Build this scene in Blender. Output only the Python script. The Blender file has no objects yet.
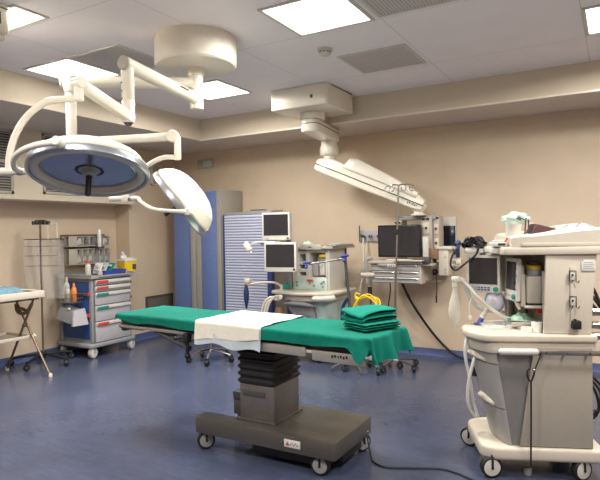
import bpy, bmesh, math, random
from mathutils import Vector as V, Matrix, noise
from math import sin, cos, pi, radians, hypot
rnd = random.Random(11)
SC = bpy.context.scene
COL = SC.collection

# ------------------------------------------------------------------ materials
def lin(c):
    return tuple((x / 255 / 12.92 if x / 255 <= .04045 else ((x / 255 + .055) / 1.055) ** 2.4) for x in c)

def mat(name, rgb, rough=.5, metal=0., var=.04, scale=30., bump=0., spec=.5, trans=0., alpha=1., emit=None, estr=0., coat=0.):
    m = bpy.data.materials.new(name); m.use_nodes = True
    nt = m.node_tree; b = nt.nodes['Principled BSDF']
    c = lin(rgb)
    tc = nt.nodes.new('ShaderNodeTexCoord')
    n = nt.nodes.new('ShaderNodeTexNoise'); n.inputs['Scale'].default_value = scale; n.inputs['Detail'].default_value = 4
    nt.links.new(tc.outputs['Object'], n.inputs['Vector'])
    r = nt.nodes.new('ShaderNodeValToRGB')
    r.color_ramp.elements[0].position = .3; r.color_ramp.elements[1].position = .7
    r.color_ramp.elements[0].color = (*[x * (1 - var) for x in c], 1)
    r.color_ramp.elements[1].color = (*[min(1, x * (1 + var)) for x in c], 1)
    nt.links.new(n.outputs['Fac'], r.inputs['Fac'])
    nt.links.new(r.outputs['Color'], b.inputs['Base Color'])
    b.inputs['Roughness'].default_value = rough; b.inputs['Metallic'].default_value = metal
    b.inputs['Specular IOR Level'].default_value = spec
    b.inputs['Transmission Weight'].default_value = trans
    b.inputs['Alpha'].default_value = alpha
    b.inputs['Coat Weight'].default_value = coat
    if bump:
        bp = nt.nodes.new('ShaderNodeBump'); bp.inputs['Strength'].default_value = bump; bp.inputs['Distance'].default_value = .01
        nt.links.new(n.outputs['Fac'], bp.inputs['Height']); nt.links.new(bp.outputs['Normal'], b.inputs['Normal'])
    if emit:
        b.inputs['Emission Color'].default_value = (*emit, 1); b.inputs['Emission Strength'].default_value = estr
    return m

def floor_mat():
    m = mat('linoleum', (70, 77, 99), .3, var=.12, scale=2.2, spec=.5)
    nt = m.node_tree; b = nt.nodes['Principled BSDF']; tc = nt.nodes['Texture Coordinate']
    base = b.inputs['Base Color'].links[0].from_socket
    n2 = nt.nodes.new('ShaderNodeTexNoise'); n2.inputs['Scale'].default_value = 14; n2.inputs['Detail'].default_value = 8; n2.inputs['Roughness'].default_value = .7
    mp = nt.nodes.new('ShaderNodeMapping'); mp.inputs['Scale'].default_value = (.5, 1.6, 1)
    nt.links.new(tc.outputs['Object'], mp.inputs['Vector']); nt.links.new(mp.outputs['Vector'], n2.inputs['Vector'])
    rp = nt.nodes.new('ShaderNodeValToRGB'); rp.color_ramp.elements[0].position = .32; rp.color_ramp.elements[1].position = .72
    rp.color_ramp.elements[0].color = (.80, .80, .82, 1); rp.color_ramp.elements[1].color = (1.12, 1.11, 1.1, 1)
    nt.links.new(n2.outputs['Fac'], rp.inputs['Fac'])
    mx = nt.nodes.new('ShaderNodeMix'); mx.data_type = 'RGBA'; mx.blend_type = 'MULTIPLY'; mx.inputs['Factor'].default_value = 1
    nt.links.new(base, mx.inputs['A']); nt.links.new(rp.outputs['Color'], mx.inputs['B'])
    nt.links.new(mx.outputs['Result'], b.inputs['Base Color'])
    mr = nt.nodes.new('ShaderNodeMapRange'); mr.inputs['To Min'].default_value = .15; mr.inputs['To Max'].default_value = .30
    nt.links.new(n2.outputs['Fac'], mr.inputs['Value']); nt.links.new(mr.outputs['Result'], b.inputs['Roughness'])
    return m

def ceiling_mat():
    m = mat('ceiling_panels', (243, 238, 241), .55, var=.02, scale=4)
    nt = m.node_tree; b = nt.nodes['Principled BSDF']; tc = nt.nodes['Texture Coordinate']
    base = b.inputs['Base Color'].links[0].from_socket
    sx = nt.nodes.new('ShaderNodeSeparateXYZ'); nt.links.new(tc.outputs['Object'], sx.inputs[0])
    outs = []
    for ax, off, pitch in (('X', -.22, 1.266), ('Y', 2.547, 1.266)):
        a = nt.nodes.new('ShaderNodeMath'); a.operation = 'SUBTRACT'; a.inputs[1].default_value = off - 20 * pitch; nt.links.new(sx.outputs[ax], a.inputs[0])
        d = nt.nodes.new('ShaderNodeMath'); d.operation = 'MODULO'; d.inputs[1].default_value = pitch; nt.links.new(a.outputs[0], d.inputs[0])
        g = nt.nodes.new('ShaderNodeMath'); g.operation = 'LESS_THAN'; g.inputs[1].default_value = .006; nt.links.new(d.outputs[0], g.inputs[0])
        outs.append(g)
    mxm = nt.nodes.new('ShaderNodeMath'); mxm.operation = 'MAXIMUM'
    nt.links.new(outs[0].outputs[0], mxm.inputs[0]); nt.links.new(outs[1].outputs[0], mxm.inputs[1])
    mx = nt.nodes.new('ShaderNodeMix'); mx.data_type = 'RGBA'; nt.links.new(mxm.outputs[0], mx.inputs['Factor'])
    nt.links.new(base, mx.inputs['A']); mx.inputs['B'].default_value = (*lin((205, 200, 196)), 1)
    nt.links.new(mx.outputs['Result'], b.inputs['Base Color'])
    return m

K = dict(
    wall=mat('beige_wall', (210, 191, 167), .6, var=.035, scale=3.5),
    soffit=mat('soffit_paint', (212, 200, 178), .6, var=.02, scale=3),
    under=mat('soffit_underside', (206, 196, 186), .6, var=.02, scale=3),
    ceil=ceiling_mat(), floor=floor_mat(),
    base=mat('coved_blue_skirting', (84, 96, 138), .35, var=.08, scale=12),
    cream=mat('cream_enamel', (230, 224, 208), .3, var=.015, coat=.2),
    white=mat('white_plastic', (204, 201, 192), .38, var=.015),
    ivory=mat('ivory_plastic', (204, 195, 179), .4, var=.015),
    warm=mat('warm_grey_plastic', (176, 168, 155), .45, var=.02),
    grey=mat('grey_plastic', (150, 150, 150), .45, var=.03),
    bright=mat('bright_drawer_metal', (206, 206, 204), .3, .35, var=.02), taupe=mat('taupe_panel', (162, 154, 142), .45, var=.02), machdark=mat('machine_dark_grey', (126, 124, 120), .42, var=.02), machgrey=mat('machine_grey', (166, 163, 158), .42, var=.02), greenclear=mat('green_tinted_film', (196, 222, 208), .2, var=.15, scale=30, bump=.5, alpha=.55),
    cool=mat('cool_grey_plastic', (138, 140, 142), .42, var=.03),
    lilac=mat('lilac_grey_panel', (172, 170, 174), .42, var=.02),
    dgrey=mat('dark_grey', (72, 72, 74), .5, var=.05),
    black=mat('black_rubber', (22, 22, 24), .55, var=.1),
    blackgloss=mat('glossy_black', (16, 16, 20), .18, var=.1),
    screen=mat('dark_screen', (50, 49, 52), .14, var=.03),
    screen2=mat('navy_screen', (28, 36, 52), .15, var=.03),
    steel=mat('steel', (176, 172, 166), .3, 1., var=.05, scale=60),
    bronze=mat('bronze_grey_enamel', (100, 96, 90), .34, .5, var=.04, scale=40),
    column=mat('brushed_column', (132, 128, 124), .34, .7, var=.05, scale=50),
    chrome=mat('chrome', (208, 206, 202), .14, 1., var=.02),
    silver=mat('silver_rim', (176, 180, 186), .3, .75, var=.02),
    glassblue=mat('mirror_reflector', (156, 162, 178), .22, .75, var=.10, scale=9),
    green=mat('green_cloth', (0, 110, 94), .8, var=.06, scale=50, bump=.12, spec=.2),
    green2=mat('bright_green_cloth', (4, 122, 104), .8, var=.05, scale=50, bump=.12, spec=.2),
    cloth=mat('white_nonwoven', (226, 221, 206), .85, var=.04, scale=40, bump=.25, spec=.2),
    film=mat('bluish_film', (190, 200, 208), .35, var=.06, scale=18, bump=.2),
    blue=mat('blue_laminate', (100, 119, 168), .45, var=.04, scale=24),
    navy=mat('deep_blue', (42, 58, 120), .45, var=.05),
    bluepanel=mat('saturated_blue_panel', (44, 78, 140), .45, var=.05),
    bluetray=mat('blue_tray_plastic', (58, 78, 168), .35),
    slat=mat('tambour_slat', (196, 200, 218), .4, var=.03),
    slatgap=mat('tambour_shadow_groove', (120, 128, 158), .5),
    panel=mat('cabinet_side_grey', (156, 152, 142), .5, var=.03),
    red=mat('red_plastic', (206, 66, 52), .4), teal=mat('teal_plastic', (30, 138, 122), .4),
    orange=mat('orange_plastic', (232, 142, 60), .4), yellow=mat('yellow_plastic', (236, 200, 40), .4),
    mint=mat('mint_panel', (186, 208, 200), .4), mintfilm=mat('mint_film', (176, 214, 192), .3, var=.15, scale=40, bump=.5),
    maroon=mat('maroon_binder', (82, 52, 58), .4), pink=mat('pink_plastic', (232, 176, 180), .4),
    brown=mat('brown_box', (140, 108, 82), .5), paleblue=mat('pale_blue_cloth', (104, 140, 156), .85, var=.12, scale=30, bump=.5),
    clear=mat('clear_plastic', (236, 240, 240), .12, var=.02, alpha=.22),
    smoky=mat('cloudy_plastic_sheet', (190, 186, 180), .3, var=.08, scale=8, alpha=.28),
    milky=mat('milky_tube', (234, 232, 226), .35, var=.03, alpha=.88),
    bagrub=mat('translucent_bag', (226, 224, 208), .35, var=.05, scale=9, alpha=.62),
    mask=mat('mask_plastic', (196, 200, 232), .15, var=.16, scale=20, alpha=.72),
    cufflue=mat('mask_cushion', (176, 180, 222), .3, alpha=.8),
    bluek=mat('blue_knob', (58, 70, 150), .35), navybag=mat('navy_rubber', (26, 44, 84), .5),
    paper=mat('paper', (230, 228, 222), .8, var=.02), label=mat('printed_label', (214, 214, 208), .6),
    ventgrey=mat('vent_grey', (206, 198, 194), .6, var=.03), stile=mat('pale_grey_metal', (168, 164, 156), .4, .3, var=.03), guard=mat('wall_guard_grey', (104, 98, 92), .6, var=.05),
    bronzeleg=mat('bronze_leg', (118, 102, 84), .4, .5, var=.05), bin=mat('bin_clear_front', (190, 188, 180), .2, alpha=.22),
    diff=mat('lit_diffuser', (250, 250, 250), .6, var=0, emit=(1., .965, .91), estr=1.0),
)

# ------------------------------------------------------------------ mesh builder
class MB:
    """collects primitives into one mesh; with a root given, shapes are written in room coordinates"""
    def __init__(s, root=None, M=None):
        s.bm = bmesh.new(); s.k = 0; s.X = M
        if root is not None:
            s.X = chain(root).inverted()
    def put(s, t, M=None):
        if M is not None: t.transform(M)
        if s.X is not None: t.transform(s.X)
        for f in t.faces: f.material_index = s.k
        me = bpy.data.meshes.new('tmp'); t.to_mesh(me); t.free()
        s.bm.from_mesh(me); bpy.data.meshes.remove(me); return s
    def m(s, k): s.k = k; return s
    def box(s, c, d, bev=0., M=None, seg=2, rot=None):
        t = bmesh.new(); bmesh.ops.create_cube(t, size=1)
        bmesh.ops.scale(t, vec=d, verts=t.verts)
        if bev > 0: bmesh.ops.bevel(t, geom=list(t.edges), offset=min(bev, min(d) * .48), segments=seg, profile=.5, affect='EDGES')
        if rot: bmesh.ops.rotate(t, cent=(0, 0, 0), matrix=rot, verts=t.verts)
        bmesh.ops.translate(t, vec=c, verts=t.verts)
        return s.put(t, M)
    def bb(s, x0, x1, y0, y1, z0, z1, bev=0., M=None):
        return s.box(((x0 + x1) / 2, (y0 + y1) / 2, (z0 + z1) / 2), (abs(x1 - x0), abs(y1 - y0), abs(z1 - z0)), bev, M)
    def loft(s, rings, close=True, cap=True, M=None):
        t = bmesh.new(); R = [[t.verts.new(p) for p in r] for r in rings]; n = len(rings[0])
        for a, b in zip(R[:-1], R[1:]):
            for i in range(n if close else n - 1):
                j = (i + 1) % n
                t.faces.new((a[i], a[j], b[j], b[i]))
        if cap:
            t.faces.new(R[0][::-1]); t.faces.new(R[-1])
        bmesh.ops.recalc_face_normals(t, faces=t.faces)
        return s.put(t, M)
    def tube(s, pts, r, n=8, res=5, closed=False, spline=True, M=None, corr=0.):
        P = [V(p) for p in pts]
        if spline and len(P) > 2:
            Q = []; m = len(P)
            rr = r if hasattr(r, '__len__') else None; R2 = []
            for i in range(m if closed else m - 1):
                g = (lambda k: P[k % m]) if closed else (lambda k: P[max(0, min(m - 1, k))])
                a, b, c, d = g(i - 1), g(i), g(i + 1), g(i + 2)
                for q in range(res):
                    u = q / res
                    Q.append(.5 * (2 * b + (c - a) * u + (2 * a - 5 * b + 4 * c - d) * u * u + (3 * b - a - 3 * c + d) * u ** 3))
                    if rr: R2.append(rr[i] * (1 - u) + rr[(i + 1) % m] * u)
            if not closed:
                Q.append(P[-1])
                if rr: R2.append(rr[-1])
            P = Q
            if rr: r = R2
        N = len(P); rings = []; up = None
        for i in range(N):
            a = P[(i - 1) % N] if (closed or i > 0) else P[i]
            b = P[(i + 1) % N] if (closed or i < N - 1) else P[i]
            tg = (b - a).normalized()
            if up is None:
                up = tg.orthogonal().normalized()
            up = (up - tg * up.dot(tg)); up = up.normalized() if up.length > 1e-6 else tg.orthogonal().normalized()
            sd = tg.cross(up); rad = r[i] if hasattr(r, '__len__') else r
            if corr and i % 2: rad *= 1 - corr
            rings.append([P[i] + (up * cos(2 * pi * k / n) + sd * sin(2 * pi * k / n)) * rad for k in range(n)])
        if closed: rings.append(rings[0]); return s.loft(rings, cap=False, M=M)
        return s.loft(rings, M=M)
    def cyl(s, p0, p1, r0, r1=None, n=20, M=None, bev=0.):
        r1 = r0 if r1 is None else r1
        p0, p1 = V(p0), V(p1); d = (p1 - p0); L = d.length
        if bev: prof = [(r0 - bev, 0), (r0, bev), (r1, L - bev), (r1 - bev, L)]
        else: prof = [(r0, 0), (r1, L)]
        return s.lathe(prof, n, frame(p0, d) if M is None else M @ frame(p0, d))
    def lathe(s, prof, n=28, M=None, cap=True):
        return s.loft([[(max(r, 1e-4) * cos(2 * pi * k / n), max(r, 1e-4) * sin(2 * pi * k / n), z) for k in range(n)] for r, z in prof], cap=cap, M=M)
    def prism(s, poly, z0, z1, bev=0., M=None, seg=2):
        t = bmesh.new(); vs = [t.verts.new((x, y, z0)) for x, y in poly]; f = t.faces.new(vs); f.normal_update()
        e = bmesh.ops.extrude_face_region(t, geom=[f])
        bmesh.ops.translate(t, vec=(0, 0, z1 - z0), verts=[v for v in e['geom'] if isinstance(v, bmesh.types.BMVert)])
        bmesh.ops.recalc_face_normals(t, faces=t.faces)
        if bev:
            ed = [x for x in t.edges if abs(x.verts[0].co.z - x.verts[1].co.z) < 1e-6]
            bmesh.ops.bevel(t, geom=ed, offset=bev, segments=seg, profile=.5, affect='EDGES')
        return s.put(t, M)
    def sph(s, c, r, n=16, M=None):
        t = bmesh.new(); bmesh.ops.create_uvsphere(t, u_segments=n, v_segments=max(6, n // 2), radius=1)
        bmesh.ops.scale(t, vec=(r, r, r) if not hasattr(r, '__len__') else r, verts=t.verts)
        bmesh.ops.translate(t, vec=c, verts=t.verts)
        return s.put(t, M)
    def surf(s, fn, nu, nv, th=0., M=None):
        t = bmesh.new(); G = [[t.verts.new(fn(i / nu, j / nv)) for j in range(nv + 1)] for i in range(nu + 1)]
        for i in range(nu):
            for j in range(nv):
                t.faces.new((G[i][j], G[i + 1][j], G[i + 1][j + 1], G[i][j + 1]))
        if th:
            bmesh.ops.recalc_face_normals(t, faces=t.faces)
            bmesh.ops.solidify(t, geom=list(t.faces), thickness=th)
        return s.put(t, M)
    def build(s, name, m, parent=None, ang=38, label=None):
        me = bpy.data.meshes.new(name); s.bm.to_mesh(me); s.bm.free()
        for x in (m if isinstance(m, (list, tuple)) else [m]): me.materials.append(K[x])
        me.polygons.foreach_set('use_smooth', [True] * len(me.polygons))
        me.set_sharp_from_angle(angle=radians(ang))
        o = bpy.data.objects.new(name, me); COL.objects.link(o)
        if parent is not None: o.parent = parent
        if label: o['label'] = label
        return o

def frame(p, z, xh=(0, 0, 1)):
    z = V(z).normalized(); x = V(xh); x = x - z * x.dot(z)
    if x.length < 1e-4: x = z.orthogonal()
    x.normalize(); y = z.cross(x)
    return Matrix(((x.x, y.x, z.x, p[0]), (x.y, y.y, z.y, p[1]), (x.z, y.z, z.z, p[2]), (0, 0, 0, 1)))

def chain(o):
    M = o.matrix_basis.copy()
    while o.parent: o = o.parent; M = o.matrix_basis @ M
    return M

def tag(o, label, cat, group=None, kind=None):
    o['label'] = label; o['category'] = cat
    if group: o['group'] = group
    o['kind'] = kind or 'thing'
    return o
def thing(name, label, cat, loc=(0, 0, 0), rotz=0., group=None):
    o = bpy.data.objects.new(name, None); COL.objects.link(o); o.empty_display_size = .1
    o.location = loc; o.rotation_euler = (0, 0, rotz)
    return tag(o, label, cat, group)
def struct(mb, name, m, label=None):
    o = mb.build(name, m); o['kind'] = 'structure'
    if label: o['label'] = label
    return o
def dup(o, loc, label=None, rotz=None):
    c = o.copy(); COL.objects.link(c); c.location = loc
    if rotz is not None: c.rotation_euler = (0, 0, rotz)
    if label: c['label'] = label
    for ch in list(o.children):
        d = ch.copy(); COL.objects.link(d); d.parent = c
        for g in list(ch.children):
            e = g.copy(); COL.objects.link(e); e.parent = d
    return c
def rpoly(pts, r, n=5):
    """round the corners of a polygon"""
    out = []; m = len(pts)
    for i in range(m):
        p = V((*pts[i][:2], 0)); a = V((*pts[i - 1][:2], 0)); b = V((*pts[(i + 1) % m][:2], 0))
        rr = pts[i][2] if len(pts[i]) > 2 else r
        da, db = (a - p), (b - p); k = min(rr, da.length * .45, db.length * .45)
        s, e = p + da.normalized() * k, p + db.normalized() * k
        for q in range(n + 1):
            u = q / n; w = s * (1 - u) ** 2 + p * 2 * u * (1 - u) + e * u * u
            out.append((w.x, w.y))
    return out

# ------------------------------------------------------------------ the room
YB, XL, ZC, ZS, YF, XF = 6.682, -6.42, 3.093, 2.811, 5.835, -4.90
XR, Y0 = 3.2, -2.6
YC, XC = 5.70, -6.14
mb = MB(); mb.bb(XL - .1, XR + .1, Y0 - .1, YB + .1, -.1, 0); struct(mb, 'floor', 'floor')
mb = MB(); mb.bb(XL - .1, XR + .1, Y0 - .1, YB + .1, ZC, ZC + .1); struct(mb, 'ceiling', 'ceil')
mb = MB(); mb.bb(XL - .1, XR + .1, YB, YB + .1, 0, ZC); struct(mb, 'wall_back', 'wall')
mb = MB(); mb.bb(XL - .1, XL, Y0, YB, 0, ZC); struct(mb, 'wall_left', 'wall')
mb = MB(); mb.bb(XR, XR + .1, Y0, YB, 0, ZC); struct(mb, 'wall_right', 'wall')
mb = MB(); mb.bb(XL - .1, XR + .1, Y0 - .1, Y0, 0, ZC); struct(mb, 'wall_front', 'wall')
mb = MB(); mb.bb(XL, XC, YC, YB, 0, ZS); struct(mb, 'wall_pier', 'wall')
# stepped ceiling edge: lowered band along the back and left walls
mb = MB(); mb.bb(XL, XR, YF, YB, ZS, ZC).m(1).bb(XL, XR, YF + .004, YB, ZS - .002, ZS + .01).m(2).bb(XF, XR, YF - .012, YF + .02, ZS - .006, ZS + .012)
struct(mb, 'ceiling_band_back', ['soffit', 'under', 'cream'])
mb = MB(); mb.bb(XL, XF, Y0, YF, ZS, ZC).m(1).bb(XL, XF - .004, Y0, YF, ZS - .002, ZS + .01)
struct(mb, 'ceiling_band_left', ['soffit', 'under'])
# boxed-in duct on the left wall, with the return grilles in its face
mb = MB(); mb.bb(XL, -6.0, Y0, 5.69, 1.985, ZS); struct(mb, 'wall_duct_casing_left', 'soffit')
def skirt(pts, name):
    mb = MB()
    for (a, b, nx, ny) in pts:
        ax, ay = a; bx, by = b
        mb.loft([[(x + nx * t, y + ny * t, z) for t, z in ((0, 0), (.035, 0), (.012, .012), (.006, .03), (.006, .085), (0, .09))] for x, y in (a, b)])
    struct(mb, name, 'base')
skirt([((XC, YB), (XR, YB), 0, -1)], 'baseboard_back')
skirt([((XL, Y0), (XL, YC), 1, 0), ((XL, YC), (XC, YC), 0, -1), ((XC, YC), (XC, YB), 1, 0)], 'baseboard_left')

# ------------------------------------------------------------------ ceiling fittings
def ceil_light(cx, cy, wx, wy, label, power=1., spread=172):
    t = thing('ceiling_light', label, 'ceiling light', (cx, cy, ZC), 0, 'square ceiling light panels')
    mb = MB(); w, h = wx / 2, wy / 2
    for x0, x1, y0, y1 in ((-w - .025, -w, -h - .025, h + .025), (w, w + .025, -h - .025, h + .025), (-w, w, -h - .025, -h), (-w, w, h, h + .025)):
        mb.bb(x0, x1, y0, y1, -.012, 0, .003)
    mb.build('frame', 'white', t)
    mb = MB(); mb.bb(-w, w, -h, h, -.006, 0); mb.build('diffuser', 'diff', t)
    la = bpy.data.lights.new('panel_lamp', 'AREA'); la.shape = 'RECTANGLE'; la.size = wx; la.size_y = wy
    la.energy = 14.5 * power * wx * wy / .33; la.color = (1., .96, .90); la.spread = radians(spread)
    lo = bpy.data.objects.new('panel_lamp', la); COL.objects.link(lo); lo.parent = t; lo.location = (0, 0, -.014)
    return t
ceil_light(-1.837, 3.49, .575, .56, 'large lit ceiling panel in the top middle, beside the grey ceiling vent')
ceil_light(-4.415, 3.46, .575, .575, 'lit ceiling panel above the joint of the large surgical lamp, beside the dark vent', .5, 92)
ceil_light(-3.76, 2.385, .56, .22, 'lit ceiling panel beside the cropped white box in the upper left corner')
ceil_light(-3.77, 4.71, .575, .575, 'lit ceiling panel behind the stem of the surgical lamp mount')
ceil_light(.10, 4.70, .575, .575, 'lit ceiling panel at the right edge of the ceiling, near the back wall')
for x, y in ((.74, 3.0), (.74, .9), (-1.84, .6), (-4.4, .6)):  # unseen panels, added to brighten the room
    ceil_light(x, y, .575, .575, 'unseen lit ceiling panel added over the front of the room for more light')
def ceil_vent(cx, cy, w, h, label):
    t = thing('ceiling_vent', label, 'ceiling vent', (cx, cy, ZC), 0, 'flush grey ceiling vents')
    mb = MB(); a, b = w / 2, h / 2
    for x0, x1, y0, y1 in ((-a - .03, -a, -b - .03, b + .03), (a, a + .03, -b - .03, b + .03), (-a, a, -b - .03, -b), (-a, a, b, b + .03)):
        mb.bb(x0, x1, y0, y1, -.008, 0, .002)
    mb.build('frame', 'white', t)
    mb = MB(); mb.bb(-a, a, -b, b, -.003, 0)
    mb.m(1)
    for i in range(24):
        x = -a + (i + .5) * w / 24
        mb.bb(x - .002, x + .002, -b, b, -.0045, -.003)
    mb.build('perforated_plate', ['ventgrey', 'grey'], t)
ceil_vent(-1.83, 4.72, .57, .55, 'grey square ceiling vent between smoke detector and back wall')
ceil_vent(-1.17, 3.46, .58, .57, 'grey ceiling vent cut by the top of the frame, right of the large light')
ceil_vent(-3.80, 3.47, .56, .56, 'dark ceiling vent touching the light panel above the surgical lamp joint')
t = thing('smoke_detector', 'small white round smoke detector on the ceiling', 'smoke detector', (-2.136, 4.182, ZC))
mb = MB(); mb.lathe([(.062, 0), (.066, -.010), (.063, -.020), (.05, -.022)][::-1], 24); mb.build('base', 'white', t)
mb = MB(); mb.lathe([(.050, -.020), (.048, -.044), (.036, -.056), (.01, -.058)][::-1], 24)
for i in range(10):
    a = i * pi / 5; mb.m(1).box((.0490 * cos(a), .0490 * sin(a), -.031), (.004, .012, .008), rot=Matrix.Rotation(a, 3, 'Z'))
mb.build('sensing_chamber', ['white', 'dgrey'], t)
t = thing('ceiling_box', 'white ceiling box with dark slot cropped by the upper left corner', 'ceiling box', (-3.66, 2.12, 0))
mb = MB(t); mb.prism(rpoly([(-4.1, 1.78), (-3.50, 1.78), (-3.50, 2.26), (-4.1, 2.26)], .04), 2.9, ZC, .015); mb.build('housing', 'cream', t)
mb = MB(t); mb.bb(-4.0, -3.52, 1.80, 2.24, 2.855, 2.9, .02); mb.build('bottom_cover', 'white', t)
mb = MB(t); mb.bb(-3.503, -3.496, 2.16, 2.19, 2.95, 3.03, .002); mb.bb(-3.503, -3.497, 1.85, 2.255, 3.055, 3.062); mb.build('slot', 'dgrey', t)

# grilles in the duct casing
def grille(y0, y1, z0, z1, label):
    t = thing('return_air_grille', label, 'air grille', (-6.0, (y0 + y1) / 2, (z0 + z1) / 2), 0, 'return air grilles in the boxed duct')
    h, w = (z1 - z0) / 2, (y1 - y0) / 2
    mb = MB()
    for a, b, c, d in ((-w, w, h - .035, h), (-w, w, -h, -h + .035), (-w, -w + .035, -h, h), (w - .035, w, -h, h), (-w, w, -.02, .02)):
        mb.bb(0, .012, a, b, c, d, .003)
    mb.build('frame', 'warm', t)
    mb = MB(); mb.bb(0, .003, -w + .035, w - .035, -h + .035, h - .035); mb.build('backing', 'dgrey', t)
    n = 22
    mb = MB()
    for i in range(n):
        z = -h + .05 + i * (2 * h - .1) / (n - 1)
        if abs(z) > .03:
            mb.box((.008, 0, z), (.014, 2 * w - .07, .005), rot=Matrix.Rotation(.6, 3, 'Y'))
    mb.build('louvre', 'warm', t)
grille(3.30, 3.855, 2.04, 2.775, 'grey wall grille at the left edge, left of the large surgical lamp')
grille(4.225, 4.76, 2.06, 2.795, 'wall grille half hidden behind the dome of the large surgical lamp')

# small wall fittings
t = thing('wall_plate', 'pale rectangular plate high on the back wall above the blue cabinet', 'wall plate', (-5.505, YB, 2.625))
mb = MB(); mb.bb(-.155, .155, -.018, 0, -.07, .07, .006); mb.build('plate', 'warm', t)
mb = MB(); mb.bb(-.04, .12, -.022, -.016, -.045, .045, .003); mb.build('insert', 'mint', t)
t = thing('wall_holder', 'empty pale rectangular holder on the wall between the two surgical lamps', 'wall holder', (XC, 6.25, 2.46))
mb = MB()
for a, b, c, d in ((-.11, -.09, -.16, .16), (.09, .11, -.16, .16), (-.11, .11, .14, .16), (-.11, .11, -.16, -.14)): mb.bb(0, .03, a, b, c, d, .004)
mb.build('rim', 'cream', t)
mb = MB(); mb.bb(0, .006, -.09, .09, -.14, .14); mb.build('backing', 'warm', t)
t = thing('floor_level_panel', 'dark grey framed panel low on the wall behind the drawer trolley', 'wall panel', (XC, 6.27, .43))
mb = MB(); mb.bb(0, .02, -.29, .29, -.19, .19, .006); mb.build('frame', 'dgrey', t)
mb = MB(); mb.bb(.018, .026, -.255, .255, -.155, .155, .004); mb.build('panel', 'guard', t)

# ------------------------------------------------------------------ cabinets at the back wall
t = thing('tall_cabinet', 'tall blue two-door cabinet with grey side against the back wall', 'cabinet', (-5.27, 6.43, 0))
mb = MB(t); mb.bb(-5.70, -4.815, 6.17, 6.66, 0, 2.17, .004)
mb.build('carcass', 'panel', t)
mb = MB(t); mb.bb(-5.70, -5.345, 6.145, 6.17, .06, 2.15, .004); d = mb.build('door', 'blue', t)
mb = MB(t); mb.cyl((-5.36, 6.135, 1.18), (-5.36, 6.135, 1.02), .008); mb.build('lock', 'steel', d)
mb = MB(t); mb.bb(-5.175, -4.89, 6.145, 6.17, .06, 2.15, .004); d = mb.build('door', 'blue', t)
mb = MB(t)
for z in (.4, .98, 1.62, 2.0): mb.bb(-4.885, -4.87, 6.14, 6.168, z, z + .06, .003)
mb.build('hinge', 'dgrey', d)
mb = MB(t); mb.bb(-5.34, -5.27, 6.10, 6.17, .04, 2.16, .003).bb(-5.262, -5.18, 6.13, 6.17, .04, 2.16, .003).bb(-4.888, -4.818, 6.135, 6.17, .04, 2.165, .003)
mb.build('grey_stile', 'stile', t, label='grey metal uprights beside the doors')
t = thing('tambour_cabinet', 'cabinet with a pale horizontal slatted shutter and blue edges', 'cabinet', (-4.40, 6.43, 0))
mb = MB(t)
mb.bb(-4.79, -4.0, 6.64, 6.66, 0, 1.83).bb(-4.79, -4.0, 6.17, 6.66, 1.80, 1.835, .003).bb(-4.79, -4.0, 6.17, 6.66, 0, .06).bb(-4.05, -4.004, 6.2, 6.6, .06, 1.8)
mb.build('carcass', 'grey', t)
for x0, x1, a, b in ((-4.79, -4.765, 6.15, 6.66), (-4.06, -3.995, 6.15, 6.24), (-4.05, -3.995, 6.56, 6.66)):
    mb = MB(t); mb.bb(x0, x1, a, b, .0, 1.80, .003); mb.build('edge_panel', 'navy', t, label='blue edge panel')
def shutter(u, v):
    z = .06 + u * 1.735; ph = (u * 45) % 1
    return (-4.765 + v * .705, 6.168 - .011 * (1 - abs(2 * ph - 1) ** 3), z)
mb = MB(t); mb.surf(shutter, 45 * 6, 1, 0)
mb.m(1)
for i in range(45): mb.bb(-4.765, -4.06, 6.158, 6.169, .06 + i * 1.735 / 45 - .0045, .06 + i * 1.735 / 45 + .0045)
mb.build('shutter', ['slat', 'slatgap'], t)
mb = MB(t); mb.bb(-4.16, -4.10, 6.14, 6.16, 1.40, 1.415, .004); mb.build('shutter_latch', 'steel', t)
mb = MB(); mb.prism(rpoly([(-.22, -.12), (.22, -.12), (.26, .12), (-.26, .12)], .03), 0, .02, .004); mb.m(1).bb(-.17, .02, -.08, .06, .02, .036, .006)
o = mb.build('tray', ['grey', 'dgrey']); o.location = (-4.27, 6.40, 1.836); tag(o, 'flat grey tray lying on top of the slatted shutter cabinet', 'tray')

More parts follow.
